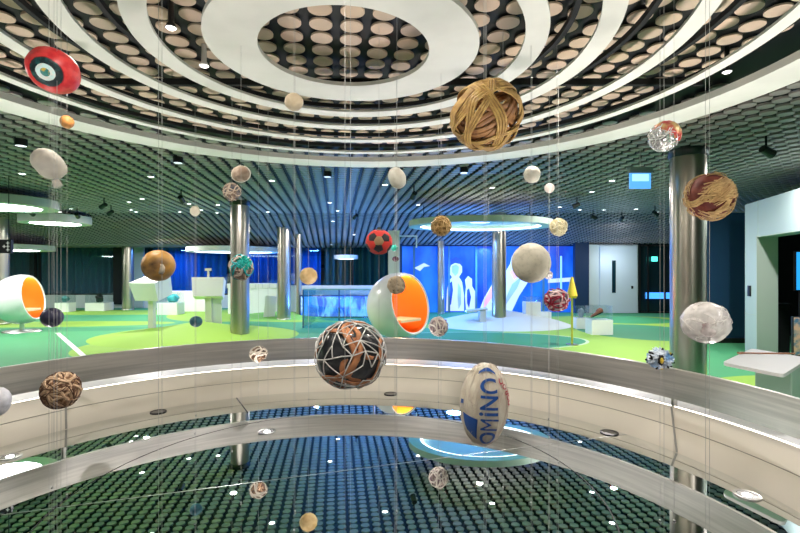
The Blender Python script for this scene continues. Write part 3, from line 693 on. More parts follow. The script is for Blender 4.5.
# larger ringed spots with black housing
for i, (x, y, lab) in enumerate(((178, 163, 'cylinder spotlight with black housing in the ceiling left of the small white balls'), (327.5, 177, 'cylinder spotlight with black housing below the fascia near the middle'),
                 (464, 173, 'cylinder spotlight with black housing below the big woven ball'), (21, 146, 'cylinder spotlight with black housing at the far left below the fascia'))):
    p = ceil_point(x, y, .08)
    t = thing('cylinder_spotlight', lab, 'spotlight', p)
    b = MB(); b.lathe([(.055, 0), (.065, 0), (.065, .09), (.055, .09)], n=24, closed_prof=True); b.obj('housing', BLACK, t)
    b = MB(); b.lathe([(.001, .0), (.056, .0)], n=24); b.obj('lens', mat('dim_lens', (.7, .7, .7), .3, emit=(.8, .85, 1), estr=1.0), t)
tracks = [(104, 204, 'left above the far column'), (111, 211, 'left, lower of two close together'), (31, 228, 'near the left pendant lamps'), (77, 238, 'above the left windows'), (181, 197, 'left of the small white ball'),
          (414, 193, 'right of the oval white ball'), (577, 232, 'above the dark wall strip'), (593, 224, 'above the white wall'), (622, 220, 'above the white door'), (655, 228, 'above the dark glass doors'), (356, 215, 'above the red and black football'), (766, 148, 'at the right near the fascia')]
for x, y, lab in tracks:
    p = ceil_point(x, y, .13)
    if p.y > 18.6: p.y = 18.4; p.x = X(x, 18.4)
    t = thing('track_spotlight', 'small black track spotlight in the ceiling ' + lab, 'spotlight', p, (x * 1.7) % 3)
    b = MB(); b.cyl((-.05, 0, -.01), (.09, 0, -.07), .045, 14, r2=.052); b.obj('lamp_head', BLACK, t)
    b = MB(); b.cyl((0, 0, 0), (0, 0, .14), .012, 8); b.obj('stem', BLACK, t)
for x, y, lab in ((171, 28, 'left, hanging on a black tube'), (204, 66, 'left of the central ring, shining'), (727, 72, 'right, near the outer fascia')):
    Yp = FPX * 1.42 / (HY - y); p = Vector((X(x, Yp), Yp, EYE + 1.42))
    t = thing('opening_spotlight', 'glass fronted spotlight inside the ceiling opening ' + lab, 'spotlight', p)
    b = MB(); b.lathe([(.016, .20), (.018, .03), (.034, 0), (.030, .0)], n=24); b.obj('housing', BLACK if x < 200 or x > 300 else WHITE, t, True)
    b = MB(); b.lathe([(.001, -.010), (.02, -.008), (.031, .002)], n=24); b.obj('lens', mat('spot_face', (.7, .7, .7), .15, emit=(1, .97, .9), estr=2.2), t, True)

# ------------------------------------------------------------------ balls
def ico(sub, R): bm = bmesh.new(); bmesh.ops.create_icosphere(bm, subdivisions=sub, radius=R); return bm
def ball_mesh(name, m, parent, dims, sub=4, amp=.06, fr=3, seed=0, crumple=False):
    bm = ico(sub, 1)
    for v in bm.verts:
        p = v.co.copy(); off = Vector((seed * 3.1, seed * 1.7, seed * .9))
        if crumple:
            d = noise.voronoi(p * fr + off)[0]; n = (d[1] - d[0]) * 1.4 - .5 + .5 * noise.noise(p * fr * 2.2 + off)
        else: n = noise.fractal(p * fr + off, 1, 2, 3)
        p = p * (1 + amp * n); v.co = Vector((p.x * dims[0], p.y * dims[1], p.z * dims[2]))
    return bm_obj(name, bm, m, parent, not crumple)
def gc_pts(R, axis, n=40, a0=0.0, a1=2 * PI, wob=0.0, seed=0, lat=0.0):
    ax = Vector(axis).normalized(); u = ax.orthogonal().normalized(); w = ax.cross(u); out = []
    for i in range(n):
        a = a0 + (a1 - a0) * i / n
        p = u * math.cos(a) + w * math.sin(a) + ax * (lat + wob * math.sin(a * 3 + seed)); p.normalize(); out.append(p)
    return out
def wraps(name, m, parent, dims, n, w, h, seed, R=1.0, strands=1, wob=.1, lat=.35, short=False, jit=.03):
    rnd = random.Random(seed); b = MB(); D = Vector(dims)
    for i in range(n):
        ax = Vector((rnd.gauss(0, 1), rnd.gauss(0, 1), rnd.gauss(0, 1))); la = rnd.uniform(-lat, lat)
        a0 = rnd.uniform(0, 6.28); a1 = a0 + (rnd.uniform(.5, 1.8) if short else 2 * PI); rr = R + rnd.uniform(-jit, jit)
        for s in range(strands):
            off = (s - (strands - 1) / 2) * w * 2.0 / dims[0]
            dirs = gc_pts(1, ax, 16 if short else 48, a0, a1, wob, i, la + off)
            pts = [Vector((p.x * D.x, p.y * D.y, p.z * D.z)) * (rr + .02 * math.sin(k * .7 + i)) for k, p in enumerate(dirs)]
            b.tube(pts, w, 6, closed=not short, flat=(w, h), normals=dirs)
    return b.obj(name, m, parent, True)
def wire_for(c, label_ball, pin=0.0):
    d = dist_rc(c.x, c.y); top = CZ + .02
    for a0, a1 in ((.52, .82), (1.08, 1.21), (1.465, 1.585), (1.93, 2.03), (2.42, 2.505), (2.88, 3.2)):
        if a0 - .01 <= d <= a1 + .01: top = 2.851
    for r in (1.36, 1.79, 2.24, 2.68):
        if abs(d - r) < .032: top = 2.952
    b = MB(); r = .0005 + .00016 * c.y
    b.cyl((0, 0, MZ + .001), (0, 0, top), r, 6, cap=False); b.cyl((0, 0, MZ + .0015), (0, 0, MZ + .008), .006, 10)
    o = b.obj('hanging_wire', WIRE, smooth=True); o.location = (c.x, c.y, 0)
    return tag(o, 'thin pale wire from ceiling to mirror holding ' + label_ball, 'wire')
count = [0]
def ball(x, y, Y, rx, ry, label, short, maker, rot=(0, 0, 0), depth=None):
    c = W(x, y, Y); tx, ty = (x - 400) / FPX, (HY - y) / FPX; ry_ = (rx + ry) / 2 * .93 if not depth else depth
    rx = math.sqrt(max((.6 * rx) ** 2, rx * rx - (tx * ry_) ** 2)); ry = math.sqrt(max((.6 * ry) ** 2, ry * ry - (ty * ry_) ** 2))
    sx, sz = rx * Y / FPX, ry * Y / FPX; sy = ry_ * Y / FPX
    t = thing('hanging_ball', label, 'ball', c); t.rotation_euler = rot
    count[0] += 1; maker(t, (sx, sy, sz), count[0]); wire_for(c, short); return t
def simple(m, amp=.05, fr=3, sub=4, crumple=False):
    return lambda t, d, s: ball_mesh('body', m, t, d, sub, amp, fr, s, crumple)
def wound(m, m2, n, wf, seed=0, amp=.05, strands=1, lat=.6, crumple=False):
    def f(t, d, s):
        ball_mesh('core', m, t, tuple(q * .95 for q in d), 4, amp, 3, s, crumple)
        wraps('wrapping', m2, t, d, n, d[0] * wf, d[0] * wf * .5, s + seed, .99, strands, .15, lat)
    return f

# 1 red dished ball with eye
def red_eye(t, d, s):
    ball_mesh('body', mat('red_shell', (.62, .015, .025), .38, col2=(.75, .05, .05), scale=30), t, (d[0], d[1], d[2]), 5, .02, 2, s)
    cam_dir = (Vector((0, 0, EYE)) - t.location).normalized(); n = (cam_dir + Vector((-.24, 0, -.12))).normalized(); n = t.rotation_euler.to_matrix().inverted() @ n; q = n.to_track_quat('Z', 'Y').to_matrix()
    def patch(name, a0, a1, k, m):
        b = MB(); b.lathe([(math.sin(a0 + (a1 - a0) * i / 6), math.cos(a0 + (a1 - a0) * i / 6)) for i in range(7)], n=40)
        for i, v in enumerate(b.v):
            p = q @ Vector(v); w = 1 + .03 * noise.noise(p * 9); b.v[i] = (p.x * d[0] * k * w, p.y * d[1] * k * w, p.z * d[2] * k * w)
        b.obj(name, m, t, True)
    patch('dark_ring', .34, .62, 1.022, mat('eye_black', (.008, .02, .025), .4, col2=(.01, .12, .12), scale=40, lo=.5, hi=.7))
    patch('white_ring', .16, .35, 1.030, mat('eye_white', (.62, .85, .85), .4, col2=(.8, .8, .75), scale=50))
    patch('teal_centre', .0, .17, 1.036, mat('eye_teal', (.02, .20, .18), .4, col2=(.6, .42, .05), scale=60, lo=.5, hi=.62))
    patch('wide_seam', .62, .66, 1.012, mat('seam_red', (.30, .01, .02), .4))
ball(54, 71, 1.9, 28.5, 24, 'red glossy oval ball with a black white and teal eye pattern, upper left', 'the red eye patterned ball', red_eye, (0, .35, 0), depth=26)
ball(67, 122, 2.9, 7.5, 6.8, 'small brown orange oval ball hanging below the red one', 'the small brown ball under the red one', simple(mat('amber', (.55, .25, .07), .4, col2=(.42, .17, .05), scale=25), .03))
def knotted(t, d, s):
    M = mat('canvas_cream', (.68, .64, .54), .7, col2=(.50, .47, .42), scale=9, bump=.4)
    ball_mesh('body', M, t, d, 4, .06, 2, s)
    b = MB(); b.cyl((d[0] * .95, 0, -.02), (d[0] * 1.4, 0, -.025), .014, 12, r2=.020); b.obj('tied_end', M, t, True)
    b = MB(); b.tube([(d[0] * 1.02, .015 * math.cos(a), -.02 + .015 * math.sin(a)) for a in [i * .63 for i in range(10)]], .003, 5, True); b.obj('string_tie', WIRE, t)
ball(49, 164, 2.2, 20.5, 13, 'cream oval cloth ball with a small tied end at the upper left', 'the cream oval ball with tied end', knotted, (0, .95, 0))
ball(294, 102, 2.5, 9.5, 9.2, 'small flattened beige wooden looking ball under the central ring', 'the beige ball under the central ring', simple(mat('beige_w', (.70, .60, .44), .5, col2=(.55, .44, .30), scale=12), .05))
def rimmed(t, d, s):
    ball_mesh('body', mat('husk', (.55, .44, .34), .6, col2=(.36, .25, .18), scale=14), t, d, 4, .06, 3, s)
    b = MB(); dirs = gc_pts(1, (0, -1, .1), 48); b.tube([Vector((p.x * d[0], p.y * d[1], p.z * d[2])) * 1.02 for p in dirs], .004, 6, True, flat=(.006, .004), normals=dirs); b.obj('pale_rim', mat('rim_pale', (.80, .74, .66), .5), t, True)
ball(241, 174, 3.1, 9.5, 8.2, 'small brown ball with a pale rim above the crumpled brown one', 'the brown ball with pale rim', rimmed)
def crumpled(ma, mb_, amp=.28, fr=2.4, n=8, wf=.07):
    def f(t, d, s):
        ball_mesh('core', ma, t, d, 4, amp, fr, s, True); wraps('binding', mb_, t, d, n, d[0] * wf, d[0] * wf * .5, s, 1.0, 1, .25, .6)
    return f
ball(232, 192, 3.6, 9, 9, 'small torn brown cloth ball hanging just below the pale rimmed ball', 'the torn brown cloth ball', crumpled(mat('torn', (.42, .30, .24), .8, col2=(.14, .16, .2), scale=18), mat('torn_b', (.62, .5, .4), .8)))
ball(195, 211, 4.0, 5.2, 5.2, 'tiny cream ball above the left reading stands', 'the tiny cream ball at the left', simple(mat('cream_b', (.80, .72, .58), .5), .02))
ball(397, 178, 2.7, 8.6, 11.3, 'small white oblong ball tilted below the fascia in the middle', 'the white oblong ball', simple(mat('chalk', (.80, .78, .70), .6, col2=(.68, .64, .54), scale=14), .05), (0, -.4, 0))

# woven ball
def woven(t, d, s):
    st = mat('cane', (.56, .36, .12), .45, col2=(.40, .23, .075), scale=35); st2 = mat('cane_dark', (.40, .20, .08), .5, col2=(.26, .12, .05), scale=30)
    wraps('inner_strips', st2, t, tuple(q * .84 for q in d), 5, .010, .003, 21, 1.0, 2, .0, .45)
    rnd = random.Random(11)
    for i, (ax, la, k) in enumerate((((0.95, .25, .5), -.2, 4), ((-.55, .3, .9), .15, 4), ((.1, -.9, .55), -.42, 3), ((.05, .95, .62), -.35, 4), ((.8, -.6, -.5), .1, 3), ((0.9, .9, -.15), .35, 3), ((-.9, -.2, .35), .42, 3), ((.3, .5, -.8), .5, 2))):
        b = MB()
        for q in range(k):
            off = (q - (k - 1) / 2) * .082
            dirs = gc_pts(1, ax, 64, 0, 2 * PI, .035, i * 1.3, la + off)
            pts = [Vector((p.x * d[0], p.y * d[1], p.z * d[2])) * (.955 + .045 * math.sin(5 * 2 * PI * j / 64 + i * 2.1) + .006 * rnd.random()) for j, p in enumerate(dirs)]
            b.tube(pts, .005, 6, True, flat=(.0047, .003), normals=dirs)
        b.obj('cane_band', st, t, True)
ball(486, 115, 1.7, 37, 37, 'large woven ball of golden cane strips hanging at the upper centre right', 'the woven cane ball', woven)
def foil(t, d, s):
    ball_mesh('foil_body', mat('foil', (.80, .80, .80), .25, .75, col2=(.55, .55, .56), scale=14), t, d, 4, .10, 4.5, s, True)
    ball_mesh('printed_patch', mat('foil_print', (.75, .10, .10), .35, .2, col2=(.80, .60, .25), scale=22), t, tuple(q * .99 for q in d), 4, .05, 4, 9, True).location = (d[0] * .10, -d[1] * .04, d[2] * .14)
    wraps('crease', mat('foil_b', (.9, .9, .9), .3, .6), t, d, 10, .002, .001, s, 1.0, 1, .3, .7)
ball(664, 137, 2.1, 16.5, 14.5, 'silver foil ball with red and yellow print at the upper right', 'the silver foil ball', foil)
def straw(t, d, s):
    ball_mesh('core', mat('straw_core', (.12, .02, .015), .7, col2=(.22, .05, .03), scale=20), t, tuple(q * .93 for q in d), 4, .08, 3, s)
    sm = mat('straw', (.66, .45, .20), .6, col2=(.48, .29, .12), scale=30)
    rnd = random.Random(4); b = MB()
    for i in range(330):
        base = Vector((rnd.gauss(.10, .30), -1, rnd.gauss(.18, .20))) if i % 2 else Vector((rnd.gauss(0, 1), rnd.gauss(0, 1), rnd.gauss(0, 1)))
        base.normalize()
        if base.y < 0 and ((base.x + .12) ** 2 / .5 + (base.z + .42) ** 2 / .03 < 1 or base.x < -.55 or (base.z > .55 and base.x < .2)): continue
        tn = base.orthogonal(); tn.rotate(Matrix.Rotation(rnd.uniform(-.8, .8), 3, base)); h = Vector((1, 0, rnd.uniform(-.4, .5))); h = (h - base * h.dot(base)).normalized(); ax = base.cross(h)
        L = rnd.uniform(.5, 1.3); dirs = [(base * math.cos(a) + h * math.sin(a)).normalized() for a in [(-.5 + k / 9) * L for k in range(10)]]
        k0 = rnd.uniform(.95, 1.06); b.tube([Vector((p.x * d[0], p.y * d[1], p.z * d[2])) * k0 for p in dirs], .002, 4, flat=(.0028, .0018), normals=dirs)
    b.obj('straw_fibres', sm, t, True)
    wraps('straw_binding', sm, t, d, 2, .005, .003, 31, .98, 3, .12, .5)
ball(709.5, 196.5, 2.2, 26, 24, 'straw covered ball with dark red hollows in front of the big column', 'the straw ball', straw, (0, -.25, 0))
ball(532, 174.5, 3.1, 8.6, 8.6, 'small white ball left of the tiny pinkish one', 'the small white ball', simple(mat('paper', (.82, .78, .68), .6, col2=(.74, .68, .58), scale=20), .03))
ball(549.5, 188, 3.9, 5.2, 5, 'tiny pinkish white ball right below the small white ball', 'the tiny pinkish ball', simple(mat('pinkish', (.80, .70, .66), .6), .03))
ball(441, 226, 3.2, 10, 10, 'small crinkled golden brown ball in front of the large round lamp', 'the crinkled golden brown ball', crumpled(mat('goldleaf', (.34, .20, .06), .45, col2=(.60, .40, .18), scale=22), mat('gold_b', (.5, .32, .12), .5), .22, 3, 9, .08))
ball(558.5, 227, 3.4, 9, 9, 'small speckled cream ball with ragged lower edge near the large lamp', 'the speckled cream ball', crumpled(mat('speck', (.80, .72, .45), .6, col2=(.45, .36, .2), scale=24, lo=.55, hi=.65), mat('speck_b', (.85, .78, .55), .6), .12, 4, 5, .06))
ball(531, 263, 2.8, 20, 20, 'round cream coloured papery ball with faint speckles in front of the video wall', 'the round papery ball', simple(mat('parch', (.80, .74, .60), .55, col2=(.62, .58, .46), scale=45, lo=.5, hi=.75), .01, 3, 5))
ball(548.5, 275, 4.4, 4.5, 4.5, 'tiny grey ball half behind the round papery ball', 'the tiny grey ball', wound(mat('gry', (.45, .4, .5), .6), mat('gry2', (.75, .7, .7), .6), 5, .1))
def redwhite(t, d, s):
    ball_mesh('core', mat('rw_core', (.50, .42, .46), .6, col2=(.12, .16, .18), scale=24, lo=.45, hi=.6), t, tuple(q * .93 for q in d), 4, .12, 3, s, True)
    wraps('red_strips', mat('rw_red', (.40, .015, .05), .5), t, d, 8, .0055, .003, 12, 1.0, 1, .25, .5)
    wraps('pink_strips', mat('rw_pink', (.80, .55, .55), .5), t, d, 4, .0065, .003, 14, .97, 1, .2, .5)
ball(557, 300, 3.1, 13, 11.5, 'ball wrapped in dark red and pink strips beside the yellow marker', 'the red strip ball', redwhite)
def plastic(t, d, s):
    ball_mesh('body', mat('plastic_w', (.88, .84, .81), .3, col2=(.50, .44, .43), scale=9, lo=.45, hi=.75, bump=.8, coat=.3), t, d, 5, .05, 3.2, s)
    ball_mesh('stained_patch', mat('stain', (.40, .30, .30), .5, col2=(.78, .70, .68), scale=16), t, (d[0] * .45, d[1] * .3, d[2] * .42), 3, .2, 3, 3).location = (-d[0] * .25, -d[1] * .68, -d[2] * .22)
    wraps('folds', mat('fold_w', (.90, .86, .82), .4), t, d, 9, .0022, .0014, 41, 1.0, 1, .3, .6)
ball(705.5, 322.5, 2.2, 26, 20.5, 'big white crumpled plastic ball in front of the right column', 'the white plastic ball', plastic, (0, .1, 0))
def bluewhite(t, d, s):
    ball_mesh('body', mat('bw', (.74, .82, .92), .45, col2=(.18, .40, .72), scale=14, lo=.48, hi=.62), t, d, 4, .30, 3.5, s, True)
    rnd = random.Random(8); b = MB(); y = MB()
    for i in range(26):
        p = Vector((rnd.gauss(0, 1), rnd.gauss(-.5, 1), rnd.gauss(0, 1))).normalized(); q = Vector((p.x * d[0], p.y * d[1], p.z * d[2]))
        (y if i % 9 == 0 else b).cyl(q * .85, q * 1.10, .008, 7, r2=.004)
    b.obj('dark_tufts', BLACKM, t); y.obj('yellow_tufts', YEL, t)
    ball_mesh('dark_hollow', BLACKM, t, (d[0] * .26, d[1] * .2, d[2] * .5), 3, .3, 3, 2).location = (-d[0] * .32, -d[1] * .82, 0)
    ball_mesh('yellow_patch', YEL, t, (d[0] * .13, d[1] * .12, d[2] * .28), 3, .3, 3, 2).location = (-d[0] * .36, -d[1] * .98, 0)
ball(660, 358.5, 2.6, 14, 10.5, 'ragged blue and white ball with black and yellow bits over the right rail', 'the ragged blue white ball', bluewhite)
# football
def football(t, d, s):
    phi = (1 + 5 ** .5) / 2
    ico_v = [Vector(p).normalized() for p in ((-1, phi, 0), (1, phi, 0), (-1, -phi, 0), (1, -phi, 0), (0, -1, phi), (0, 1, phi), (0, -1, -phi), (0, 1, -phi), (phi, 0, -1), (phi, 0, 1), (-phi, 0, -1), (-phi, 0, 1))]
    fc = []
    for i in range(12):
        for j in range(i + 1, 12):
            for k in range(j + 1, 12):
                if all((ico_v[a] - ico_v[c]).length < 1.06 for a, c in ((i, j), (j, k), (i, k))): fc.append((ico_v[i] + ico_v[j] + ico_v[k]).normalized())
    q = fc[0]; front = Vector((-.05, -1, .0)).normalized(); R = q.rotation_difference(front).to_matrix()
    ico_v = [R @ v for v in ico_v]; fc = [R @ v for v in fc]
    # roll so that one pentagon sits straight below the centre
    b0 = min(ico_v[:], key=lambda v: (v - front).length); a = math.atan2(b0.x, -b0.z); R2 = Matrix.Rotation(a, 3, 'Y')
    ico_v = [R2 @ v for v in ico_v]; fc = [R2 @ v for v in fc]
    beige = {min(range(20), key=lambda i: (fc[i] - front).length)}
    for i in range(20):
        if fc[i].y > -.1: beige.add(i) if i % 3 == 0 else None
    bm = ico(6, 1); 
    for f in bm.faces:
        c = f.calc_center_median().normalized()
        dp = sorted(((c - v).length, i) for i, v in enumerate(ico_v)); dh = sorted(((c - v).length, i) for i, v in enumerate(fc))
        pent = dp[0][0] * 1.0 < dh[0][0] * .97
        f.material_index = 0 if pent else (2 if dh[0][1] in beige else 1)
    for v in bm.verts:
        c = v.co.normalized(); allc = sorted([(c - p).length for p in ico_v] + [(c - p).length * .97 for p in fc])
        gap = allc[1] - allc[0]; v.co = v.co * (1 - .02 * max(0, 1 - gap / .06)); v.co = Vector((v.co.x * d[0], v.co.y * d[1], v.co.z * d[2]))
    bm_obj('body', bm, [mat('fb_black', (.018, .018, .024), .6), mat('fb_red', (.80, .055, .045), .6), mat('fb_tan', (.45, .28, .15), .8, bump=.3, scale=60)], t, True)
    b = MB(); b.cyl((0, 0, d[2] * .97), (0, 0, d[2] * 1.14), .014, 12, r2=.010); b.obj('top_knot', BLACK, t)
ball(379, 242, 3.0, 13.4, 12.8, 'red ball with black pentagons and a tan centre patch', 'the red and black football', football)
ball(396.5, 285, 3.3, 9, 8.8, 'small beige string wound ball in front of the right egg chair', 'the beige string wound ball', wound(mat('twine_c', (.45, .34, .22), .7), mat('twine', (.70, .57, .40), .7), 22, .05, strands=2))
ball(394.5, 248, 4.6, 3.4, 3.4, 'tiny turquoise ball right of the red and black football', 'the tiny turquoise ball', simple(mat('turq', (.05, .55, .42), .4), .02))
ball(395.5, 259, 4.9, 3.2, 2.6, 'tiny dark purple ball below the turquoise one', 'the tiny purple ball', simple(mat('purp', (.12, .04, .08), .5), .1))
def marbled(t, d, s):
    ball_mesh('body', mat('marble_o', (.62, .33, .08), .45, col2=(.10, .055, .03), scale=5.5, detail=7, lo=.50, hi=.68, sx=(1, 1, 1.6)), t, d, 5, .015, 2, s)
    ball_mesh('pale_patch', mat('marble_p', (.66, .56, .42), .5), t, (d[0] * .22, d[1] * .1, d[2] * .34), 3, .3, 2.5, 4).location = (d[0] * .56, -d[1] * .76, -d[2] * .22)
ball(158.5, 265.5, 2.4, 17.6, 15.6, 'orange brown marbled oval ball like an old globe at the left', 'the marbled orange ball', marbled)
def greenpink(t, d, s):
    ball_mesh('core', mat('gp_core', (.55, .40, .34), .7, col2=(.20, .22, .18), scale=20), t, tuple(q * .92 for q in d), 4, .22, 3, s, True)
    ball_mesh('green_cloth', mat('gp_green', (.0, .36, .26), .6, col2=(.02, .55, .50), scale=16), t, (d[0] * .62, d[1] * .62, d[2] * .68), 4, .35, 3, 5, True).location = (d[0] * .32, -d[1] * .42, d[2] * .22)
    wraps('pale_strips', mat('gp_pale', (.78, .66, .58), .7), t, d, 7, .006, .003, 9, .98, 1, .25, .6)
    wraps('teal_strips', mat('gp_teal', (.05, .55, .60), .6), t, d, 4, .005, .003, 17, 1.0, 1, .25, .6)
ball(241, 267.5, 2.8, 12.5, 12.8, 'rag ball of bright green and pale pink cloth before the left column', 'the green and pink rag ball', greenpink)
ball(308.5, 276, 5.08, 9, 8.6, 'small yellowish wooden ball left of the glass barrier', 'the yellowish wooden ball', simple(mat('ywood', (.72, .52, .26), .5, col2=(.58, .38, .16), scale=18), .03))
ball(52, 317.5, 3.0, 12.3, 9.8, 'dark navy flattened ball at the foot of the left egg chair', 'the dark navy ball', simple(mat('navyb', (.012, .014, .04), .4, col2=(.03, .03, .07), scale=22), .03))
ball(196, 321.5, 4.5, 6.6, 5.6, 'small dark teal ball above the lime mound', 'the dark teal ball', simple(mat('tealb', (.01, .07, .10), .5, col2=(.02, .12, .15), scale=30), .03))
def nest(ca, cb, n=12, wf=.07, amp=.2):
    return lambda t, d, s: (ball_mesh('core', ca, t, tuple(q * .93 for q in d), 4, amp, 3, s, True), wraps('strips', cb, t, d, n, d[0] * wf, d[0] * wf * .4, s + 3, .98, 1, .2, .6))
ball(258.5, 354, 4.31, 9, 8, 'small brown and white torn paper ball in front of the rail left of centre', 'the brown white paper ball', nest(mat('np', (.34, .22, .14), .7, col2=(.10, .06, .05), scale=16), mat('np2', (.78, .70, .60), .7), 7, .10, .25))
# net ball
def netball(t, d, s):
    ball_mesh('core', mat('nb_black', (.012, .014, .020), .35, coat=.3, bump=.6, scale=12), t, tuple(q * .94 for q in d), 5, .05, 4, s)
    wraps('orange_strips', mat('nb_orange', (.70, .30, .13), .55, col2=(.50, .20, .09), scale=20), t, d, 6, .0125, .0035, 77, .955, 1, .35, .45)
    rnd = random.Random(5); pts = []
    while len(pts) < 84:
        p = Vector((rnd.gauss(0, 1), rnd.gauss(0, 1), rnd.gauss(0, 1))).normalized()
        if all((p - q).length > .25 for q in pts): pts.append(p)
    bm = bmesh.new()
    for p in pts: bm.verts.new(p)
    bmesh.ops.convex_hull(bm, input=bm.verts[:]); b = MB()
    for e in bm.edges:
        if len(e.link_faces) < 2 or rnd.random() < .22: continue
        a, c = e.verts[0].co.copy(), e.verts[1].co.copy(); dirs = [a.lerp(c, k / 6).normalized() for k in range(7)]
        b.tube([Vector((p.x * d[0], p.y * d[1], p.z * d[2])) * 1.0 for p in dirs], .0034, 6, normals=dirs, flat=(.0029, .0026))
    bm.free(); b.obj('cord_net', mat('cord', (.80, .78, .75), .6), t, True)
ball(350.5, 354.5, 2.2, 36.5, 35, 'large black ball with orange strips under a white cord net, front centre', 'the black net ball', netball)
ball(438.5, 326.5, 4.97, 9.6, 10, 'small tangled white and purple ball just above the rail right of the egg chair', 'the white and purple tangled ball', nest(mat('wp', (.28, .20, .24), .7, col2=(.6, .5, .45), scale=18), mat('wp2', (.80, .72, .66), .7), 9, .08, .25))
def paperbag(t, d, s):
    ball_mesh('core', mat('kraft', (.50, .31, .17), .6, col2=(.30, .16, .09), scale=10), t, tuple(q * .97 for q in d), 5, .20, 3.2, s, True)
    wraps('dark_cords', mat('kraft_d', (.13, .06, .03), .6), t, d, 14, .0024, .002, 51, 1.0, 1, .3, .7)
    wraps('tan_strips', mat('kraft_l', (.62, .42, .26), .55), t, d, 13, .0065, .003, 53, .975, 1, .3, .7)
ball(61, 390, 2.2, 21, 18.5, 'crumpled brown kraft paper ball tied with dark cord at the lower left', 'the crumpled brown paper ball', paperbag)
ball(-3, 402, 2.4, 15.5, 15, 'white fluffy ball cut by the left edge of the picture', 'the white ball at the left edge', simple(mat('fluffy', (.80, .80, .84), .6, col2=(.66, .66, .72), scale=25, bump=.5), .05, 5))
# bag ball with lettering
def bagball(t, d, s):
    net = mat('bag_cream', (.86, .80, .66), .45, col2=(.74, .66, .52), scale=16)
    body = ball_mesh('body', net, t, d, 5, .03, 2, s)
    BL = mat('print_blue', (.008, .085, .38), .5); RD = mat('print_red', (.60, .05, .09), .45)
    def surf(u, w, k):      # u: across (rad), w: up (-1..1)
        w = max(-.97, min(.97, w)); r = math.sqrt(1 - w * w); p = Vector((r * math.sin(u), -r * math.cos(u), w))
        n = noise.fractal(p * 2 + Vector((s * 3.1, s * 1.7, s * .9)), 1, 2, 3); p *= (1 + .03 * n)
        return Vector((p.x * d[0], p.y * d[1], p.z * d[2])) * k
    def glyph(ch, u0, w0, su, sw, m, name, rot=True):
        cu = bpy.data.curves.new('g', 'FONT'); cu.body = ch; cu.align_x = 'CENTER'; cu.align_y = 'CENTER'; cu.offset = .0 if ch == 'M' else .02; cu.resolution_u = 6
        ob = bpy.data.objects.new('g', cu); COL.objects.link(ob); dg = bpy.context.evaluated_depsgraph_get(); me = bpy.data.meshes.new_from_object(ob.evaluated_get(dg))
        COL.objects.unlink(ob); bpy.data.objects.remove(ob)
        bm = bmesh.new(); bm.from_mesh(me); bmesh.ops.triangulate(bm, faces=bm.faces[:])
        for _ in range(2): bmesh.ops.subdivide_edges(bm, edges=[e for e in bm.edges if e.calc_length() > .1], cuts=1); bmesh.ops.triangulate(bm, faces=bm.faces[:])
        xs = [v.co.x for v in bm.verts]; ys = [v.co.y for v in bm.verts]; cx, cy = (min(xs) + max(xs)) / 2, (min(ys) + max(ys)) / 2; hx, hy = (max(xs) - min(xs)) / 2, (max(ys) - min(ys)) / 2
        for v in bm.verts:
            a, c = (v.co.x - cx) / hx, (v.co.y - cy) / hy
            if rot: a, c = -c, a
            v.co = surf(u0 + a * su, w0 + c * sw, 1.05)
        bm_obj(name, bm, m, body)
    glyph('O', .10, -.665, .42, .155, BL, 'printed_letter'); glyph('M', .08, -.335, .37, .135, BL, 'printed_letter')
    glyph('i', .02, -.085, .38, .04, BL, 'printed_letter'); glyph('N', .02, .165, .36, .155, BL, 'printed_letter')
    glyph('C', -.03, .53, .38, .165, BL, 'printed_letter', False); glyph(')', -.12, .83, .55, .07, BL, 'printed_letter', True)
    def patch(name, pts, m):
        b = MB(); n = 10; vs = []; fs = []
        (u0, w0), (u1, w1), (u2, w2), (u3, w3) = pts
        for i in range(n + 1):
            for j in range(n + 1):
                a, c = i / n, j / n
                u = (u0 * (1 - a) + u1 * a) * (1 - c) + (u3 * (1 - a) + u2 * a) * c; w = (w0 * (1 - a) + w1 * a) * (1 - c) + (w3 * (1 - a) + w2 * a) * c
                vs.append(surf(u, w, 1.045))
        for i in range(n):
            for j in range(n): k = i * (n + 1) + j; fs.append((k, k + n + 1, k + n + 2, k + 1))
        b.add(vs, fs); b.obj(name, m, body, True)
    patch('blue_block', [(-1.15, -.15), (-.40, -.22), (-.48, -.72), (-.98, -.55)], BL)
    patch('blue_mark', [(-1.35, .02), (-1.15, .05), (-1.15, .14), (-1.35, .12)], BL)
    for i, (u, w) in enumerate(((.68, .62), (.85, .50), (.98, .38), (1.06, .25), (1.12, .12))): glyph('COROL'[i] if i < 4 else 'o', u, w, .16, .06, RD, 'red_letter')
    wraps('net', mat('net_thread', (.82, .72, .62), .6), t, d, 26, .0010, .0009, 61, 1.012, 1, .0, .8, jit=.003)
    b = MB()
    for k in range(14):
        u = k / 14 * 2 * PI; b.tube([surf(u, w, 1.018) for w in [-.95 + 1.9 * i / 24 for i in range(25)]], .0011, 4)
    b.obj('net', mat('net_thread', (.82, .72, .62), .6), t)
ball(484, 403.5, 2.0, 24, 41, 'tall oval bag ball with big blue lettering and a net over it', 'the oval bag ball with lettering', bagball, (0, .06, 0), depth=24)
# extra free wires seen without a ball in frame
for x, Y, lab in ((345, 1.9, 'bare one, brightest, left of the black net ball'), (162, 2.0, 'bare one by the marbled orange ball'), (57, 1.85, 'bare one right beside the cream oval ball'), (503, 3.0, 'bare one right of the oval bag ball'),
                  (295, 2.7, 'bare one below the beige ball'), (268, 3.8, 'bare one left of the slim column'), (674, 2.6, 'bare one left of the right column')):
    c = Vector((X(x, Y), Y, 1)); wire_for(c, 'x')['label'] = 'thin pale wire from ceiling to mirror, ' + lab

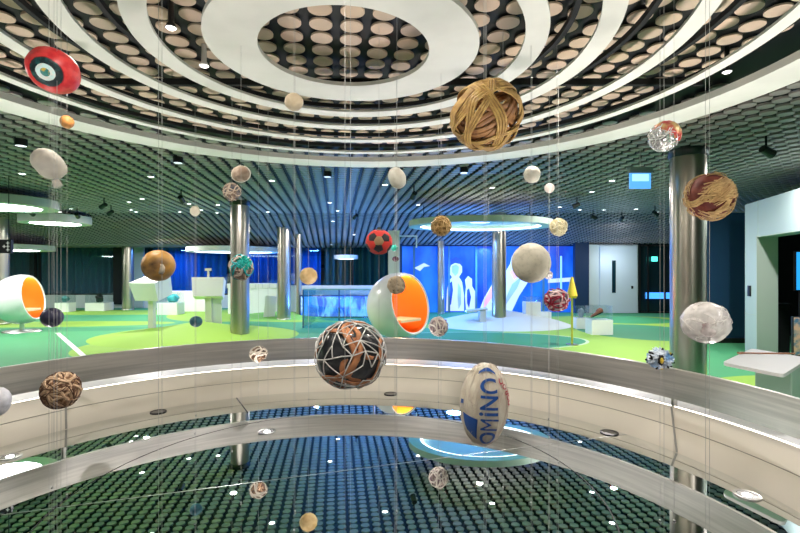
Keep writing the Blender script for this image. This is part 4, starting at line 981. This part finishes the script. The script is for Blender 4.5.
# ------------------------------------------------------------------ lights
def lamp(kind, loc, power, col=(1, 1, 1), size=.3, rot=(0, 0, 0), spread=None, shape='DISK'):
    L = bpy.data.lights.new('lamp', kind); L.energy = power; L.color = col
    if kind == 'AREA': L.shape = shape; L.size = size; L.spread = spread or PI
    if kind in ('POINT', 'SPOT'): L.shadow_soft_size = size
    if kind == 'SPOT': L.spot_size = spread or 1.6; L.spot_blend = .6
    o = link(bpy.data.objects.new('lamp', L)); o.location = loc; o.rotation_euler = rot; return o
for x, y, e in ((-10, 9.5, 110), (-6.5, 12, 100), (-3.2, 9.0, 80), (-8, 15.5, 90), (-13, 13, 90), (-2.5, 14.0, 70), (1.6, 9.4, 70), (4.2, 9.2, 90), (6.4, 13.2, 90),
                (5.3, 6.4, 70), (-5.2, 4.0, 70), (3.6, 1.0, 60), (-5, -3, 80), (3, -4, 80), (-12, 4, 80)):
    lamp('AREA', (x, y, ceil_z(y) - .06), e * 1.1, (1, .95, .94), .10)
for x, y in ((RC.x - 1.35, RC.y - .2), (RC.x + 1.35, RC.y + .3), (RC.x, RC.y + 1.35), (RC.x, RC.y - 1.35)):
    lamp('AREA', (x, y, 2.84), 16, (1, .93, .84), .12)
for x, y in UPL + [(-2.5, .8), (1.4, .8), (-1.4, .25), (.6, .1)]:  # rim fixtures, dark ones too, plus unseen uplights added to brighten the ceiling
    lamp('AREA', (x, y, MZ + .014), 5 if (x < -.8 and y > 3.6) else 17, (1, .92, .86), .045, (PI, 0, 0), spread=2.0)
for x, y, z, e in ((-.9, 12.6, .25, 50), (1.4, 12.6, .3, 50), (-1.8, 14.6, .3, 120), (2.4, 15.6, .5, 170), (4.0, 15.8, .5, 60), (-5, 17.6, .9, 50)):  # added unseen blue uplights that tint the ceiling near barrier and screen
    lamp('AREA', (x, y, z), e, (.08, .28, 1), .3, (PI, 0, 0))
for x, y, e in ((-9, YB - .5, 60), (-6, YB - .4, 50), (-3.6, YB - .5, 50), (3.2, YV - .9, 130), (0.2, 14.5, 90), (-1.5, 13.5, 60), (1.4, 12.0, 60)):  # added blue lamps without fixtures, washing curtains, barrier and video wall
    lamp('AREA', (x, y, 2.35), e, (.10, .32, 1), .4)
lamp('POINT', (7.5, YR - .8, 1.9), 22, (.8, .9, 1), .2)
lamp('POINT', (4.9, 8.6, 1.6), 4, (.85, 1, .97), .2)
w = bpy.data.worlds.new('World'); S.world = w; w.use_nodes = True
w.node_tree.nodes['Background'].inputs[0].default_value = (.5, .6, .7, 1); w.node_tree.nodes['Background'].inputs[1].default_value = .15

# ------------------------------------------------------------------ camera
cam = bpy.data.cameras.new('camera'); cam.lens = FPX / 800 * 36; cam.sensor_width = 36; cam.shift_y = (HY - 266.5) / 800; cam.clip_start = .02
co = link(bpy.data.objects.new('camera', cam)); co.location = (0, 0, EYE); co.rotation_euler = (PI / 2, 0, 0); S.camera = co
vs = S.view_settings; vs.view_transform = 'Standard'; vs.look = 'None'; vs.gamma = 1; vs.use_curve_mapping = False; vs.exposure = 0.25
S.cycles.use_denoising = True; S.cycles.max_bounces = 8; S.cycles.transparent_max_bounces = 16; S.cycles.sample_clamp_indirect = 6
S.cycles.caustics_reflective = False; S.cycles.caustics_refractive = False
